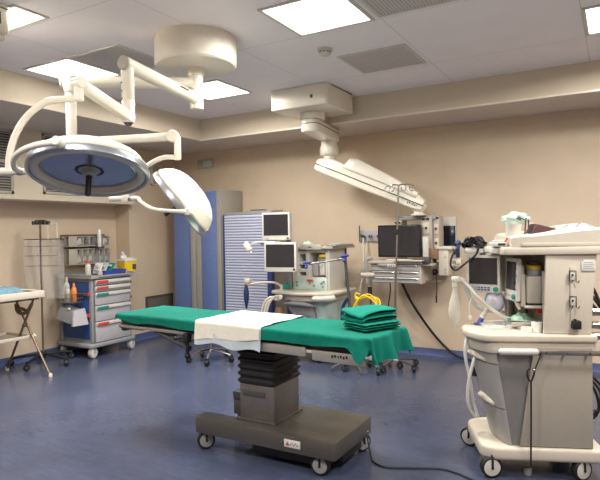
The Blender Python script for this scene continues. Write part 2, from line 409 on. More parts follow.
# ------------------------------------------------------------------ operating table
T = thing('operating_table', 'operating table with grey wheeled base, pillar and black bellows', 'operating table', (-2.2, 3.33, 0))
base = rpoly([(-2.655, 3.03), (-1.525, 3.03), (-1.525, 3.63), (-2.655, 3.63), (-2.655, 3.49, .03), (-2.36, 3.49, .03), (-2.36, 3.17, .03), (-2.655, 3.17, .03)], .035)
mb = MB(T); mb.prism(base, .125, .235, .004); mb.build('base', 'bronze', T)
mb = MB(T); mb.bb(-2.20, -1.62, 3.10, 3.57, .04, .126, .01).bb(-1.63, -1.55, 3.2, 3.5, .05, .125, .01); mb.build('chassis', 'black', T)
mb = MB(T); mb.bb(-2.66, -2.56, 3.5, 3.62, .235, .30, .01); mb.build('brake_pedal_housing', 'dgrey', T)
def caster(root, x, y, r, w, ang, ztop, hub='grey', tyre='black', fork='black', world=True, hk=.66):
    c = MB(root if world else None)
    d = V((cos(ang), sin(ang), 0)); p = V((x, y, r))
    s = V((-d.y, d.x, 0))
    F = frame(p, d)
    for q in (-1, 1):
        c.tube([p + d * q * (w / 2 + .006), p + d * q * (w / 2 + .006) + V((0, 0, r * .75)), p + d * q * .012 + V((0, 0, r * 1.25))], .0075, 6, 3)
    c.cyl((x, y, r * 1.15), (x, y, ztop), .014, n=12)
    c.cyl(p - d * (w / 2 + .012), p + d * (w / 2 + .012), .008, n=10)
    f = c.build('caster', fork, root)
    c = MB(root if world else None)
    c.lathe([(r * .6, -w / 2 - .001), (r * .92, -w / 2), (r, -w / 2 + .006), (r, w / 2 - .006), (r * .92, w / 2), (r * .6, w / 2 + .001)], 24, F)
    c.build('tyre', tyre, f)
    c = MB(root if world else None)
    c.lathe([(.006, -w / 2 - .005), (r * .45, -w / 2 - .004), (r * hk, -w / 2), (r * hk, w / 2), (r * .45, w / 2 + .004), (.006, w / 2 + .005)], 24, F)
    c.build('hub', hub, f)
    return f
for x, y, a in ((-1.655, 3.085, radians(100)), (-2.59, 3.085, radians(140)), (-1.575, 3.56, radians(150)), (-2.59, 3.56, radians(95))):
    caster(T, x, y, .064, .042, a, .13, hk=.8)
mb = MB(T); mb.box((-1.83, 3.0265, .185), (.12, .006, .05), .002); o = mb.build('sticker', 'label', T, label='small white sticker on the base edge')
mb = MB(T); mb.prism([(-1.878, .172), (-1.848, .172), (-1.863, .2)], 0, .002, M=Matrix(((1, 0, 0, 0), (0, 0, -1, 3.0235), (0, 1, 0, 0), (0, 0, 0, 1)))); mb.build('warning_triangle', 'red', o)
mb = MB(T)
for i in range(5): mb.box((-1.838 + i * .012, 3.0228, .185 + (.006 if i % 2 else -.004)), (.008, .001, .007))
mb.build('print', 'dgrey', o)
mb = MB(T); mb.cyl((-1.91, 3.027, .19), (-1.91, 3.02, .19), .006, n=12); mb.build('screw', 'steel', T)
mb = MB(T); mb.bb(-2.335, -2.05, 3.16, 3.50, .235, .49, .004); mb.build('pillar', 'column', T)
mb = MB(T); mb.bb(-2.36, -2.03, 3.14, 3.52, .235, .245, .004); mb.build('pillar_collar', 'bronze', T)
mb = MB(T); mb.bb(-2.31, -2.12, 3.154, 3.161, .405, .445, .002); mb.build('name_plate', 'dgrey', T, label='grey plate on the pillar')
rings = []
for i in range(25):
    z = .49 + i * .30 / 24; e = .004 + (.013 if i % 4 in (1, 2) else 0)
    rings.append([(x, y, z) for x, y in rpoly([(-2.335 - e, 3.16 - e), (-2.05 + e, 3.16 - e), (-2.05 + e, 3.50 + e), (-2.335 - e, 3.50 + e)], .03, 3)])
mb = MB(T); mb.loft(rings); mb.build('bellows', 'black', T, ang=25)
TOP = Matrix.Translation((-2.345, 3.30, 0)) @ Matrix.Rotation(radians(-3.4), 4, 'Z')
XT = chain(T).inverted() @ TOP
def tmb(): return MB(M=XT)
mb = tmb(); mb.bb(-.36, .42, -.2, .2, .775, .80, .008).bb(-.12, .30, -.17, .17, .76, .80, .008); mb.build('saddle', 'black', T)
mb = tmb()
mb.bb(-.34, .555, -.20, .20, .795, .84, .01).bb(.565, 1.06, -.2, .2, .795, .84, .01).bb(-1.17, -.35, -.2, .2, .805, .845, .01)
mb.build('top_frame', 'dgrey', T)
mb = tmb(); mb.bb(-1.185, -1.14, -.2, .2, .765, .84, .012); mb.bb(-1.185, -.9, -.215, .215, .79, .83, .01); mb.build('head_bracket', 'bronze', T)
for x0, x1, z0, z1 in ((-1.16, -.36, .805, .83), (-.32, .645, .76, .825), (.69, 1.06, .745, .812)):
    for sy in (-1, 1):
        mb = tmb(); mb.box(((x0 + x1) / 2, sy * .235, (z0 + z1) / 2), (x1 - x0, .018, z1 - z0), .008)
        for q in (.15, .5, .85):
            mb.cyl((x0 + (x1 - x0) * q, sy * .2, (z0 + z1) / 2), (x0 + (x1 - x0) * q, sy * .246, (z0 + z1) / 2), .009, n=10)
        rail = mb.build('side_rail', 'stile', T)
        if sy < 0 and x0 > .5:
            mb = tmb()
            for q in range(6): mb.box((.84 + q * .02, -.2445, .785 + (.004 if q % 2 else 0)), (.013, .001, .017))
            mb.build('print', 'black', rail, label='dark print on the rail')
mb = tmb(); mb.tube([(-.75, -.21, .80), (-.62, -.20, .76), (-.42, -.20, .70)], .02, 8); mb.box((-.5, -.2, .73), (.22, .03, .035), .008, rot=Matrix.Rotation(.32, 3, 'Y')); mb.build('adjusting_strut', 'dgrey', T)
mb = tmb()
mb.box((-.38, -.25, .79), (.05, .05, .07), .01).cyl((-.38, -.25, .76), (-.38, -.25, .66), .014).sph((-.38, -.25, .655), .022).cyl((-.41, -.27, .79), (-.44, -.31, .79), .009).sph((-.44, -.31, .79), .016)
mb.build('rail_clamp', 'black', T)
mb = tmb(); mb.bb(-1.15, -.36, -.235, .235, .845, .915, .02).bb(-.35, .55, -.235, .235, .845, .915, .02).bb(.56, 1.085, -.235, .235, .845, .915, .02); mb.build('mattress', 'black', T)
mb = tmb(); mb.cyl((.68, .33, .165), (.66, .27, .16), .016, n=12); mb.build('power_inlet', 'steel', T)

# cloth draped over the table top
ZT = .921
def drape(hl, hr, hn, hf, x0, x1, off, fold, seedv, zt=ZT, half=.243, tri=False):
    def fn(a, b):
        s = x0 - hl + a * (x1 - x0 + hl + hr)
        n_ = hn(s); f_ = hf(s)
        t_ = -half - n_ + b * (2 * half + n_ + f_)
        ds = (s - x1) if s > x1 else (s - x0 if s < x0 else 0.)
        dt = (t_ + half) if t_ < -half else (t_ - half if t_ > half else 0.)
        d = hypot(ds, dt); r = .022
        bx, by = min(max(s, x0), x1), min(max(t_, -half), half)
        nz = noise.noise(V((s * 3.1, t_ * 5, seedv))); nz2 = noise.noise(V((s * 9, t_ * 11, seedv + 7)))
        z = zt + off + .006 * nz + .0025 * nz2
        if d < 1e-7: return (bx, by, z)
        ux, uy = ds / d, dt / d
        if d < r * pi / 2: o, dn = r * sin(d / r), r * (1 - cos(d / r))
        else: o, dn = r + .10 * (d - r * pi / 2), r + (d - r * pi / 2) * .99
        ph = s * 13 + 2.5 * nz * 2 if abs(dt) >= abs(ds) else t_ * 20
        w = (fold(s) if callable(fold) else fold) * d * (sin(ph + seedv) + .7 * sin(ph * 2.3 + 1.3 * seedv))
        o = max(o + w, min(o, .012)) + off
        return (bx + ux * o, by + uy * o, z - dn)
    return fn
def hn_green(s):
    h = .086 + .008 * sin(s * 3.1 + 1) + .006 * sin(s * 11)
    if s < -.9: h -= .035 * min(1, (-.9 - s) / .3)
    h += .085 * math.exp(-((s - 1.045) / .05) ** 2)
    return h
def cloth_obj(name, m, fn, nu, nv, th):
    b = MB(); b.surf(fn, nu, nv, th); ob = b.build(name, m, ang=80)
    ob.location = (-2.345, 3.30, 0); ob.rotation_euler = (0, 0, radians(-3.4)); return ob
o = cloth_obj('surgical_drape', 'green', drape(.055, .165, hn_green, lambda s: .12, -1.160, 1.098, 0., lambda s: .03 + .13 * max(0, min(1, (s - .7) / .3)), 2.2), 320, 100, .0025)
tag(o, 'long green cloth drape covering the whole operating table top', 'drape')
o = cloth_obj('absorbent_pad', 'cloth', drape(0, 0, lambda s: .145 + .006 * sin(s * 14) - .07 * (s + .27), lambda s: .1, -.275, .305, .010, .02, 5.1), 110, 90, .002)
tag(o, 'white absorbent pad laid across the middle of the green drape', 'pad')
P = o
def bk(a, b):
    f = drape(0, 0, lambda s: .175 + .012 * sin(s * 19) + .02 * s, lambda s: .0, -.27, .315, .006, .03, 8.4)
    return f(a, b * .42)
mb = MB(); mb.surf(bk, 110, 50, .0012); ob = mb.build('backing_film', 'film', P, ang=80, label='bluish plastic backing hanging below the pad')
# stack of folded green drapes on the right end
def folded(cx, cy, z0, w, d, layers, th, rz, sag, sd, name, m, label, slump=0.):
    ob = MB(); rings = []
    N = 26
    for k in range(layers):
        zb = k * th
        def slab(a, b, k=k, zb=zb):
            # closed rounded cross-section swept along x
            x = (a - .5) * w * (1 + .02 * sin(k * 2.1))
            ang = 2 * pi * b
            ca, sa = cos(ang), sin(ang)
            e = .35
            y = abs(ca) ** e * (1 if ca > 0 else -1) * d / 2
            zz = abs(sa) ** .8 * (1 if sa > 0 else -1) * th * .5 + th * .5
            endr = min(1, min(a, 1 - a) * 18) ** .5
            zz = th * .5 + (zz - th * .5) * (.35 + .65 * endr); y *= .88 + .12 * endr
            nz = noise.noise(V((x * 7 + sd, y * 8, k * 3.3))); nb = noise.noise(V((x * 18, y * 16, k * 5 + sd)))
            front = max(0, (-y / (d / 2) - .55)) * slump
            side = .012 * noise.noise(V((x * 14, k * 4., sd)))
            return (x, y + side - front * .06 * (1 + .6 * sin(x * 9 + sd)), zb + zz + sag * nz * (k + 1) / layers + .004 * nb - front * .03 * sin(x * 8 + 1))
        ob.surf(slab, 44, 40, 0)
    o = ob.build(name, m, ang=60); o.location = (cx, cy, z0); o.rotation_euler = (0, 0, rz); return tag(o, label, 'folded cloth', 'folded green drapes on the table end')
folded(-1.375, 3.285, .930, .235, .295, 3, .0155, radians(-27), .003, 1.0, 'folded_drape', 'green', 'flat dark green folded drape under the bulky one on the table end')
folded(-1.40, 3.32, .977, .215, .29, 2, .038, radians(-27), .016, 4.7, 'folded_drape', 'green2', 'bulky bright green folded drape on top of the small stack', .9)
mb = MB(); mb.tube([(-1.545, 3.56, .16), (-1.46, 3.44, .03), (-1.42, 3.40, .008), (-1.32, 3.37, .006), (-1.18, 3.43, .006), (-1.03, 3.50, .006), (-.92, 3.50, .006), (-.78, 3.44, .006), (-.66, 3.38, .006)], .0065, 8, 6)
mb.m(1).cyl((-1.555, 3.575, .175), (-1.53, 3.54, .14), .014, n=12)
tag(mb.build('power_cord', ['black', 'chrome']), 'black power cord running along the floor from the table base', 'cord')

# ------------------------------------------------------------------ surgical light
L = thing('surgical_light', 'ceiling-mounted surgical light with two domed lamp heads on jointed arms', 'surgical light', (-2.9, 3.42, ZC))
cx, cy = -2.9, 3.42
mb = MB(L); mb.lathe([(.307, 2.872), (.322, 2.886), (.325, 3.08), (.320, ZC)], 56, Matrix.Translation((cx, cy, 0))); mb.lathe([(.12, 2.867), (.307, 2.873)], 48, Matrix.Translation((cx, cy, 0)))
cov = mb.build('ceiling_cover', 'cream', L)
mb = MB(L)
for i in range(9):
    a = radians(196 + i * 2.6); mb.box((cx + .326 * cos(a), cy + .326 * sin(a), 3.03), (.002, .010, .006 + .004 * (i % 2)), rot=Matrix.Rotation(a, 3, 'Z'))
mb.build('print', 'grey', cov)
mb = MB(L); mb.lathe([(.045, 2.535), (.055, 2.54), (.055, 2.60), (.051, 2.604), (.055, 2.608), (.055, 2.69), (.051, 2.694), (.055, 2.698), (.055, 2.80), (.065, 2.805), (.065, 2.87)], 28, Matrix.Translation((cx, cy, 0))); mb.build('spindle', 'cream', L)
JA = V((-2.69, 2.51, 2.63))
mb = MB(L); mb.cyl((cx, cy, 2.62), JA + V((.01, -.04, 0)), .047, .045, 24, bev=.006); mb.m(1).cyl(JA + V((.012, -.055, 0)), JA + V((.01, -.03, 0)), .046, n=24, bev=.008)
ea = mb.build('extension_arm', ['cream', 'warm'], L)
mb = MB(L); dd = (V((cx, cy, 2.62)) - JA).normalized()
for i in range(6):
    p = JA + dd * (.60 + i * .02) + V((.046, .012, .012)); mb.box(p, (.006, .014, .010 + .003 * (i % 2)))
mb.build('print', 'maroon', ea)
mb = MB(L); mb.lathe([(.036, 2.262), (.040, 2.27), (.040, 2.40), (.037, 2.404), (.040, 2.408), (.040, 2.60), (.034, 2.64)], 24, Matrix.Translation((JA.x, JA.y, 0)))
mb.m(1).lathe([(.018, 2.245), (.03, 2.263)], 16, Matrix.Translation((JA.x, JA.y, 0)))
for z in (2.36, 2.41, 2.46, 2.51): mb.box((JA.x - .012, JA.y - .038, z), (.012, .006, .008))
mb.build('joint_post', ['cream', 'dgrey'], L)
# spring arm of the large lamp
SA = V((-2.615, 2.08, 2.405)); SB = V((-2.685, 2.50, 2.30))
def bar(mb, a, b, w, h, bev=.012, w2=None, h2=None):
    a, b = V(a), V(b); M = frame((a + b) / 2, b - a); L_ = (b - a).length
    mb.box((0, 0, 0), (h, w, L_), bev, M)
mb = MB(L); bar(mb, SB, SA, .058, .066, .014); mb.cyl(SB + V((-.036, 0, 0)), SB + V((.036, 0, 0)), .036, n=24, bev=.006).cyl(SA + V((-.032, 0, 0)), SA + V((.032, 0, 0)), .033, n=24, bev=.006)
mb.m(1).box((SA + SB) / 2 + V((0, -.03, .043)), (.02, .05, .006), .002)
mb.build('spring_arm', ['cream', 'grey'], L)
mb = MB(L); mb.cyl(SA + V((0, 0, .02)), SA + V((0, 0, -.10)), .027, n=20, bev=.005); mb.build('yoke_hub', 'cream', L)
# geometry of the large head
RR = V((.866, .5, 0)); UU = V((0, 0, 1)); FF = V((-.5, .866, 0))
CA = V((-2.578, 2.108, 1.902)); 
nA = (-UU * cos(radians(17.5)) - FF * sin(radians(17.5)) + RR * .03).normalized()
PA = CA - RR * .405 + V((0, 0, .015))          # left pivot
mb = MB(L)
arc = [SA + V((-.01, 0, -.085))]
for q in range(1, 9):
    u = q / 8 * pi / 2
    arc.append(SA + V((0, 0, -.085)) - RR * (.09 + .315 * sin(u)) - V((0, 0, (SA.z - .085 - PA.z) * (1 - cos(u)))))
mb.tube(arc, [.02] + [.019] * 8, 12, 4)
mb.cyl(PA + RR * -.08, PA + RR * .055, .018, n=16, bev=.004)
mb.m(1).cyl(PA + RR * .0, PA + RR * .03, .022, n=16, bev=.003)
mb.m(0).tube([PA - RR * .02, PA - RR * .10 - FF * .01, PA - RR * .2 + V((0, 0, .01))], .022, 12)
mb.build('yoke', ['cream', 'steel'], L)
HA = frame(CA, nA, RR)
mb = MB(L, None)
mb = MB(L)
PN = None
a0 = pi                                          # left pivot direction in head frame is -x
qr = []
for q in range(9):
    an = a0 + q / 8 * radians(86)
    rr_ = .39 - .03 * q / 8
    p1 = HA @ V((rr_ * cos(an), rr_ * sin(an), -.012))
    p2 = HA @ V((rr_ * cos(-an), rr_ * sin(-an), -.012))
    qr.append(p1 if (p1 - V((0, 0, 1.55))).length < (p2 - V((0, 0, 1.55))).length else p2)
qr[0] = PA + RR * .03
mb.tube(qr, .0165, 12, 4)
kn = (HA @ V((0, 0, -.055)) - qr[-1]).normalized()
mb.cyl(qr[-1] - kn * .03, qr[-1] + kn * .05, .024, n=20, bev=.005)
mb.build('gimbal_ring', 'cream', L)
def lamp_head(H, R, dome, root, parts):
    mb = MB(root); mb.lathe(dome, 64, H); hd = mb.build('lamp_head', parts[0], root)
    mb = MB(root); mb.lathe([(R * .97, -.03), (R * 1.0, -.026), (R * 1.015, -.008), (R * 1.01, .012), (R * .975, .02), (R * .945, .016), (R * .93, .0)], 72, H, cap=False); mb.build('silver_rim', 'silver', hd)
    mb = MB(root); mb.lathe([(R * .935, .004), (R * .90, .012), (R * .84, .012), (R * .80, -.002), (R * .79, -.02)], 72, H, cap=False); mb.build('inner_ring', 'ivory', hd)
    mb = MB(root); mb.lathe([(R * .79, -.012), (R * .765, -.006), (R * .755, -.014)], 72, H, cap=False); mb.build('bezel', 'silver', hd)
    mb = MB(root)
    n = 40
    mb.loft([[((r_ + (.006 if k % 2 else 0)) * cos(2 * pi * k / n), (r_ + (.006 if k % 2 else 0)) * sin(2 * pi * k / n), z) for k in range(n)] for r_, z in ((R * .76, -.016), (R * .60, -.05), (R * .40, -.085), (R * .2, -.10))], M=H)
    mb.build('reflector', 'glassblue', hd, ang=10)
    mb = MB(root); mb.lathe([(R * .20, -.099), (R * .25, -.05), (R * .24, -.02), (R * .17, -.012)], 40, H); mb.lathe([(R * .13, -.014), (R * .12, .01), (R * .08, .02)], 32, H)
    mb.m(1)
    for i in range(22):
        a = i * 2 * pi / 22; mb.box((0, 0, 0), (.022, .014, .006), M=H @ Matrix.Rotation(a, 4, 'Z') @ Matrix.Translation((R * .205, 0, -.0165)))
    mb.build('hub', ['grey', 'black'], hd)
    mb = MB(root); mb.lathe([(.02, 0.015), (.018, .02), (.0165, .03), (.0165, .125), (.013, .135)], 16, H); mb.build('handle', 'black', hd)
    return hd
R1 = .326
domeA = [(R1 * .97, -.028), (R1 * .985, -.04), (R1 * .93, -.055), (R1 * .90, -.075), (R1 * .86, -.09), (R1 * .76, -.110), (R1 * .6, -.128), (R1 * .4, -.138), (R1 * .15, -.142)]
lamp_head(HA, R1, domeA[::-1], L, ['cream'])
# second arm and small head
JB = V((-3.605, 2.70, 2.70))
mb = MB(L); mb.cyl((cx, cy, 2.745), JB, .047, .045, 24, bev=.008); mb.build('extension_arm', 'cream', L)
PB = V((-3.53, 2.735, 0))
mb = MB(L); mb.lathe([(.03, 2.20), (.034, 2.205), (.034, 2.29), (.038, 2.295), (.040, 2.62), (.045, 2.62), (.05, 2.66), (.05, 2.735), (.04, 2.745)], 24, Matrix.Translation((PB.x, PB.y, 0))); mb.build('joint_post', 'cream', L)
EB = V((-2.86, 3.10, 2.275))
S0 = V((PB.x, PB.y, 2.245))
mb = MB(L); bar(mb, S0, EB, .055, .062, .014)
mb.cyl(S0 - FF * .036, S0 + FF * .036, .046, n=24, bev=.006).cyl(EB - FF * .034, EB + FF * .034, .045, n=24, bev=.006)
mb.build('spring_arm', 'cream', L)
mb = MB(L); bar(mb, EB + RR * .03, EB + RR * .03 - UU * .175, .05, .05, .01)
y0 = EB + RR * .02 - UU * .155
mb.tube([y0, y0 - RR * .09 + UU * .002, y0 - RR * .19 - UU * .04, y0 - RR * .29 - UU * .12, y0 - RR * .36 - UU * .22, y0 - RR * .385 - UU * .31], .018, 12, 5)
mb.build('yoke', 'cream', L)
CB = V((-2.815, 3.10, 1.772))
nB = (-RR * .79 - UU * .60 - FF * .08).normalized()
HB = frame(CB, nB, FF)
R2 = .285
y1 = y0 - RR * .385 - UU * .30
kb = CB - nB * .05 + (RR * .602 - UU * .798) * .125 - FF * (R2 * .88)
mb = MB(L); mb.box(y1, (.05, .05, .06), .01, rot=Matrix.Rotation(radians(30), 3, 'Z')).cyl(y1 - RR * .12, y1 + RR * .0, .02, n=16, bev=.004)
mb.m(1).cyl(y1, y1 + RR * .06, .019, n=16, bev=.003)
mb.m(0).tube([y1 + RR * .05, y1 + RR * .10 - FF * .02, y1 + RR * .14 - FF * .08 - UU * .03, (y1 + kb) / 2 - UU * .03 - FF * .05, kb - RR * .05 - FF * .03 + UU * .004, kb - FF * .025], [.02, .016, .014, .014, .014, .016], 12, 5)
mb.cyl(kb - FF * .045, kb + FF * .03, .024, n=20, bev=.004)
mb.build('pivot_arm', ['cream', 'steel'], L)
domeB = [(R2 * .99, -.03), (R2 * 1.0, -.045), (R2 * .97, -.06), (R2 * .93, -.085), (R2 * .84, -.118), (R2 * .835, -.121), (R2 * .825, -.123), (R2 * .66, -.158), (R2 * .45, -.182), (R2 * .2, -.195)]
lamp_head(HB, R2, domeB[::-1], L, ['cream'])

# ------------------------------------------------------------------ ceiling pendant with equipment shelf
P = thing('ceiling_pendant', 'ceiling supply pendant with thick sloping arm and drawer shelf', 'ceiling pendant', (-2.9, 5.43, ZC))
mb = MB(P); mb.prism(rpoly([(-3.285, 5.10), (-2.585, 5.10), (-2.585, 5.74), (-3.285, 5.74)], .03), 2.875, ZC, .01); bx = mb.build('ceiling_box', 'cream', P)
mb = MB(P); mb.bb(-2.79, -2.76, 5.097, 5.102, 2.955, 2.99, .001).bb(-2.588, -2.581, 5.2, 5.7, ZC - .012, ZC - .003); mb.build('slot', 'dgrey', bx)
mb = MB(P); mb.lathe([(.13, 2.80), (.14, 2.81), (.14, 2.88)], 36, Matrix.Translation((-2.96, 5.46, 0))); mb.build('swivel_collar', 'cream', P)
# first arm: short horizontal box from the collar to the drop column
A0 = V((-3.02, 5.40, 2.79)); A1 = V((-2.80, 5.72, 2.66))
mb = MB(P)
ax = V((-.15, .989, 0)); sdv = V((.989, .15, 0))
def plan(c, l0, l1, w): return [tuple((V((c.x, c.y, 0)) + ax * l + sdv * q).xy) for l, q in ((l0, -w), (l1, -w), (l1, w), (l0, w))]
mb.prism(rpoly(plan(V((-2.97, 5.46, 0)), -.13, .76, .105), .09), 2.655, 2.80, .02); ar = mb.build('swivel_arm', 'cream', P)
mb = MB(P); mb.prism(rpoly(plan(V((-2.97, 5.46, 0)), -.132, .762, .107), .09), 2.745, 2.752); mb.build('seam_strip', 'black', ar)
DC = V((-3.07, 6.08, 0))
mb = MB(P); mb.lathe([(.07, 2.39), (.074, 2.40), (.074, 2.475), (.105, 2.485), (.115, 2.50), (.115, 2.58), (.10, 2.60), (.10, 2.66)], 32, Matrix.Translation(DC)); mb.build('drop_column', 'cream', P)
Q0 = V((-3.165, 6.08, 2.375)); Q1 = V((-1.945, 6.15, 1.848))
dq = (Q1 - Q0); lq = dq.length; Mq = frame(Q0, dq, (0, 0, 1))     # local x up-ish, z along the arm
mb = MB(P)
def sec(z, h0, h1, w): return [(x, y, z) for x, y in rpoly([(h0, -w), (h1, -w * .8), (h1, w * .8), (h0, w)], .025, 3)]
mb.loft([sec(-.06, -.075, .045, .085), sec(-.02, -.09, .075, .10), sec(.14, -.095, .115, .105), sec(lq * .45, -.095, .105, .10), sec(lq - .05, -.085, .085, .09), sec(lq + .04, -.07, .05, .08)], M=Mq)
sa = mb.build('spring_arm', 'cream', P)
mb = MB(P); mb.loft([[(x, y, z) for x, y in ((-.021 + .02, -w), (-.012 + .02, -w), (-.012 + .02, w), (-.021 + .02, w))] for z, w in ((-.063, .088), (-.02, .1045), (.14, .1085), (lq * .45, .1035), (lq - .05, .0935), (lq + .044, .083))], M=Mq @ Matrix.Translation((-.012, 0, 0))); mb.build('seam_strip', 'black', sa)
mb = MB(P)
for i in range(6): mb.box((-.037 + .006 * (i % 2), .0855, lq - .13 + i * .022), (.022 - .006 * (i % 3), .012, .011), M=Mq)
mb.build('print', 'dgrey', sa)
mb = MB(P)
rr_ = [sec(.30, .06, .10, .05), sec(.35, .06, .20, .065), sec(.45, .06, .225, .07), sec(lq * .7, .06, .17, .06), sec(lq - .06, .04, .11, .05)]
mb.loft(rr_, M=Mq @ Matrix.Translation((0, .05, 0))); mb.build('upper_link', 'cream', P)
mb = MB(P); mb.lathe([(.085, 1.715), (.09, 1.725), (.055, 1.745), (.052, 1.76), (.085, 1.785), (.095, 1.82), (.075, 1.86)], 28, Matrix.Translation((-1.985, 6.17, 0))); mb.build('lower_swivel', 'cream', P)
# service head
mb = MB(P); mb.bb(-2.29, -1.80, 6.22, 6.42, 1.665, 1.715, .006).bb(-2.55, -2.2, 6.2, 6.215, 1.712, 1.716); mb.build('head_plate', 'grey', P)
hd = None
mb = MB(P); mb.bb(-1.965, -1.84, 6.20, 6.42, 1.17, 1.70, .006); hd = mb.build('service_column', 'warm', P)
mb = MB(P); mb.bb(-1.837, -1.765, 6.24, 6.42, 1.30, 1.71, .006); h2 = mb.build('service_column', 'warm', P)
mb = MB(P); mb.bb(-2.28, -2.20, 6.2, 6.4, 1.16, 1.665, .005); mb.build('service_column', 'warm', P)
for x0, x1, z0, z1, p in ((-1.94, -1.865, 1.50, 1.64, hd), (-1.94, -1.865, 1.34, 1.45, hd), (-1.828, -1.775, 1.50, 1.62, h2), (-1.828, -1.775, 1.345, 1.45, h2)):
    mb = MB(P); y = 6.195 if p is hd else 6.235
    mb.bb(x0, x1, y - .004, y + .01, z0, z1, .006); mb.m(1).cyl(((x0 + x1) / 2, y + .002, (z0 + z1) / 2), ((x0 + x1) / 2, y - .012, (z0 + z1) / 2), .016, n=14)
    mb.build('socket', ['ivory', 'dgrey'], p)
mb = MB(P)
for x in (-1.935, -1.885): mb.box((x, 6.193, 1.675), (.035, .012, .022), .004)
for x in (-1.818, -1.785): mb.box((x, 6.233, 1.685), (.026, .012, .022), .004)
for x in (-2.265, -2.225): mb.box((x, 6.193, 1.64), (.03, .012, .02), .004)
mb.build('black_socket', 'black', P)
mb = MB(P); mb.bb(-1.962, -1.77, 6.19, 6.38, 1.22, 1.34, .004); mb.build('brown_panel', 'brown', P, label='brown panel on the service column')
# drawer shelf
mb = MB(P); mb.bb(-2.60, -1.915, 6.03, 6.52, 1.165, 1.2, .008); mb.bb(-1.95, -1.80, 6.10, 6.55, 1.14, 1.17, .008); sh = mb.build('shelf', 'warm', P)
mb = MB(P); mb.bb(-2.55, -1.94, 6.10, 6.50, .935, 1.165, .004); mb.build('drawer_case', 'ivory', P)
for z0, z1 in ((1.085, 1.155), (1.015, 1.075), (.945, 1.005)):
    mb = MB(P); mb.bb(-2.535, -1.955, 6.075, 6.11, z0, z1, .006); dr = mb.build('drawer', 'bright', P)
    mb = MB(P); mb.bb(-2.52, -1.97, 6.055, 6.08, z1 - .02, z1 - .006, .004); mb.build('pull_bar', 'chrome', dr)
mb = MB(P)
mb.tube([(-2.575, 6.05, .93), (-2.575, 6.03, 1.16), (-2.572, 6.03, 1.20), (-2.55, 6.03, 1.225), (-2.51, 6.04, 1.23)], .02, 10, 5)
mb.build('grab_rail', 'grey', P)
mb = MB(P); mb.box((-1.86, 6.30, .955), (.20, .045, .018), .004, rot=Matrix.Rotation(radians(55), 3, 'Z')); mb.build('side_rail', 'steel', P)
mb = MB(P); mb.bb(-2.43, -2.20, 6.02, 6.06, 1.135, 1.165, .012); lb = mb.build('label_holder', 'grey', P)
mb = MB(P); mb.bb(-2.31, -2.21, 6.012, 6.022, 1.128, 1.16, .003); mb.m(1)
for i in range(3): mb.box((-2.285 + i * .026, 6.0105, 1.144), (.014, .003, .014))
mb.build('label', ['label', 'dgrey'], lb)
mb = MB(P); mb.box((-2.06, 6.04, 1.205), (.34, .14, .012), .005); mb.m(1)
mb.build('keyboard_tray', ['ivory', 'grey'], P)

def monitor(root, c, w, h, nrm, bez, bot, m_case, m_scr, th=.045, knob=None):
    """flat monitor: c centre of the front, nrm the facing direction"""
    nrm = V(nrm).normalized(); x = V((0, 0, 1)).cross(nrm).normalized(); y = nrm.cross(x)
    M = Matrix(((x.x, y.x, nrm.x, c[0]), (x.y, y.y, nrm.y, c[1]), (x.z, y.z, nrm.z, c[2]), (0, 0, 0, 1)))
    mb = MB(root); mb.prism(rpoly([(-w / 2, -h / 2), (w / 2, -h / 2), (w / 2, h / 2), (-w / 2, h / 2)], .012, 3), -th, 0, .005, M)
    mb.prism(rpoly([(-w * .36, -h * .36), (w * .36, -h * .36), (w * .36, h * .36), (-w * .36, h * .36)], .012, 3), -th - .03, -th, .008, M)
    cs = mb.build('case', m_case, root)
    mb = MB(root); mb.bb(-w / 2 + bez, w / 2 - bez, -h / 2 + bot, h / 2 - bez, -.001, .0025, M=M); mb.build('screen', m_scr, cs)
    return M, cs
t = thing('monitor', 'black flat monitor standing on the pendant drawer shelf', 'monitor', (-2.2, 6.22, 1.2))
M, cs = monitor(t, (-2.205, 6.12, 1.425), .52, .375, (0, -1, .0), .016, .02, 'blackgloss', 'screen', .05)
mb = MB(t); mb.bb(-2.26, -2.14, 6.17, 6.22, 1.21, 1.4, .008).prism(rpoly([(-2.36, 6.08), (-2.05, 6.08), (-2.05, 6.28), (-2.36, 6.28)], .04), 1.2, 1.216, .004); mb.build('stand', 'ivory', t)
mb = MB(t); mb.box((-2.13, 6.117, 1.603), (.07, .006, .012), .002); mb.build('sensor_bar', 'dgrey', t)
t = thing('handset', 'slim white upright handset in a dark holder beside the black monitor', 'handset', (-1.875, 6.10, 1.2))
mb = MB(t); mb.prism(rpoly([(-1.915, 6.08), (-1.85, 6.08), (-1.85, 6.13), (-1.915, 6.13)], .015), 1.24, 1.475, .012); mb.build('body', 'white', t)
mb = MB(t); mb.bb(-1.925, -1.835, 6.065, 6.15, 1.172, 1.245, .01); mb.build('holder', 'dgrey', t)
# cable from the pendant down to the floor
mb = MB(); mb.tube([(-2.25, 6.3, 1.0), (-2.24, 6.3, .93), (-2.16, 6.38, .70), (-2.03, 6.52, .42), (-1.88, 6.60, .20), (-1.72, 6.62, .06), (-1.55, 6.60, .014), (-1.3, 6.55, .014)], .016, 10, 6)
tag(mb.build('supply_cable', 'black'), 'thick black cable sagging from under the drawer shelf to the floor', 'cable')
mb = MB(); mb.tube([(-2.43, 6.40, .96), (-2.435, 6.42, .80), (-2.47, 6.44, .60), (-2.48, 6.46, .30), (-2.50, 6.50, .012)], .008, 8, 5)
tag(mb.build('supply_cable', 'black'), 'thin dark cable hanging to the floor from the left of the drawer shelf', 'cable')

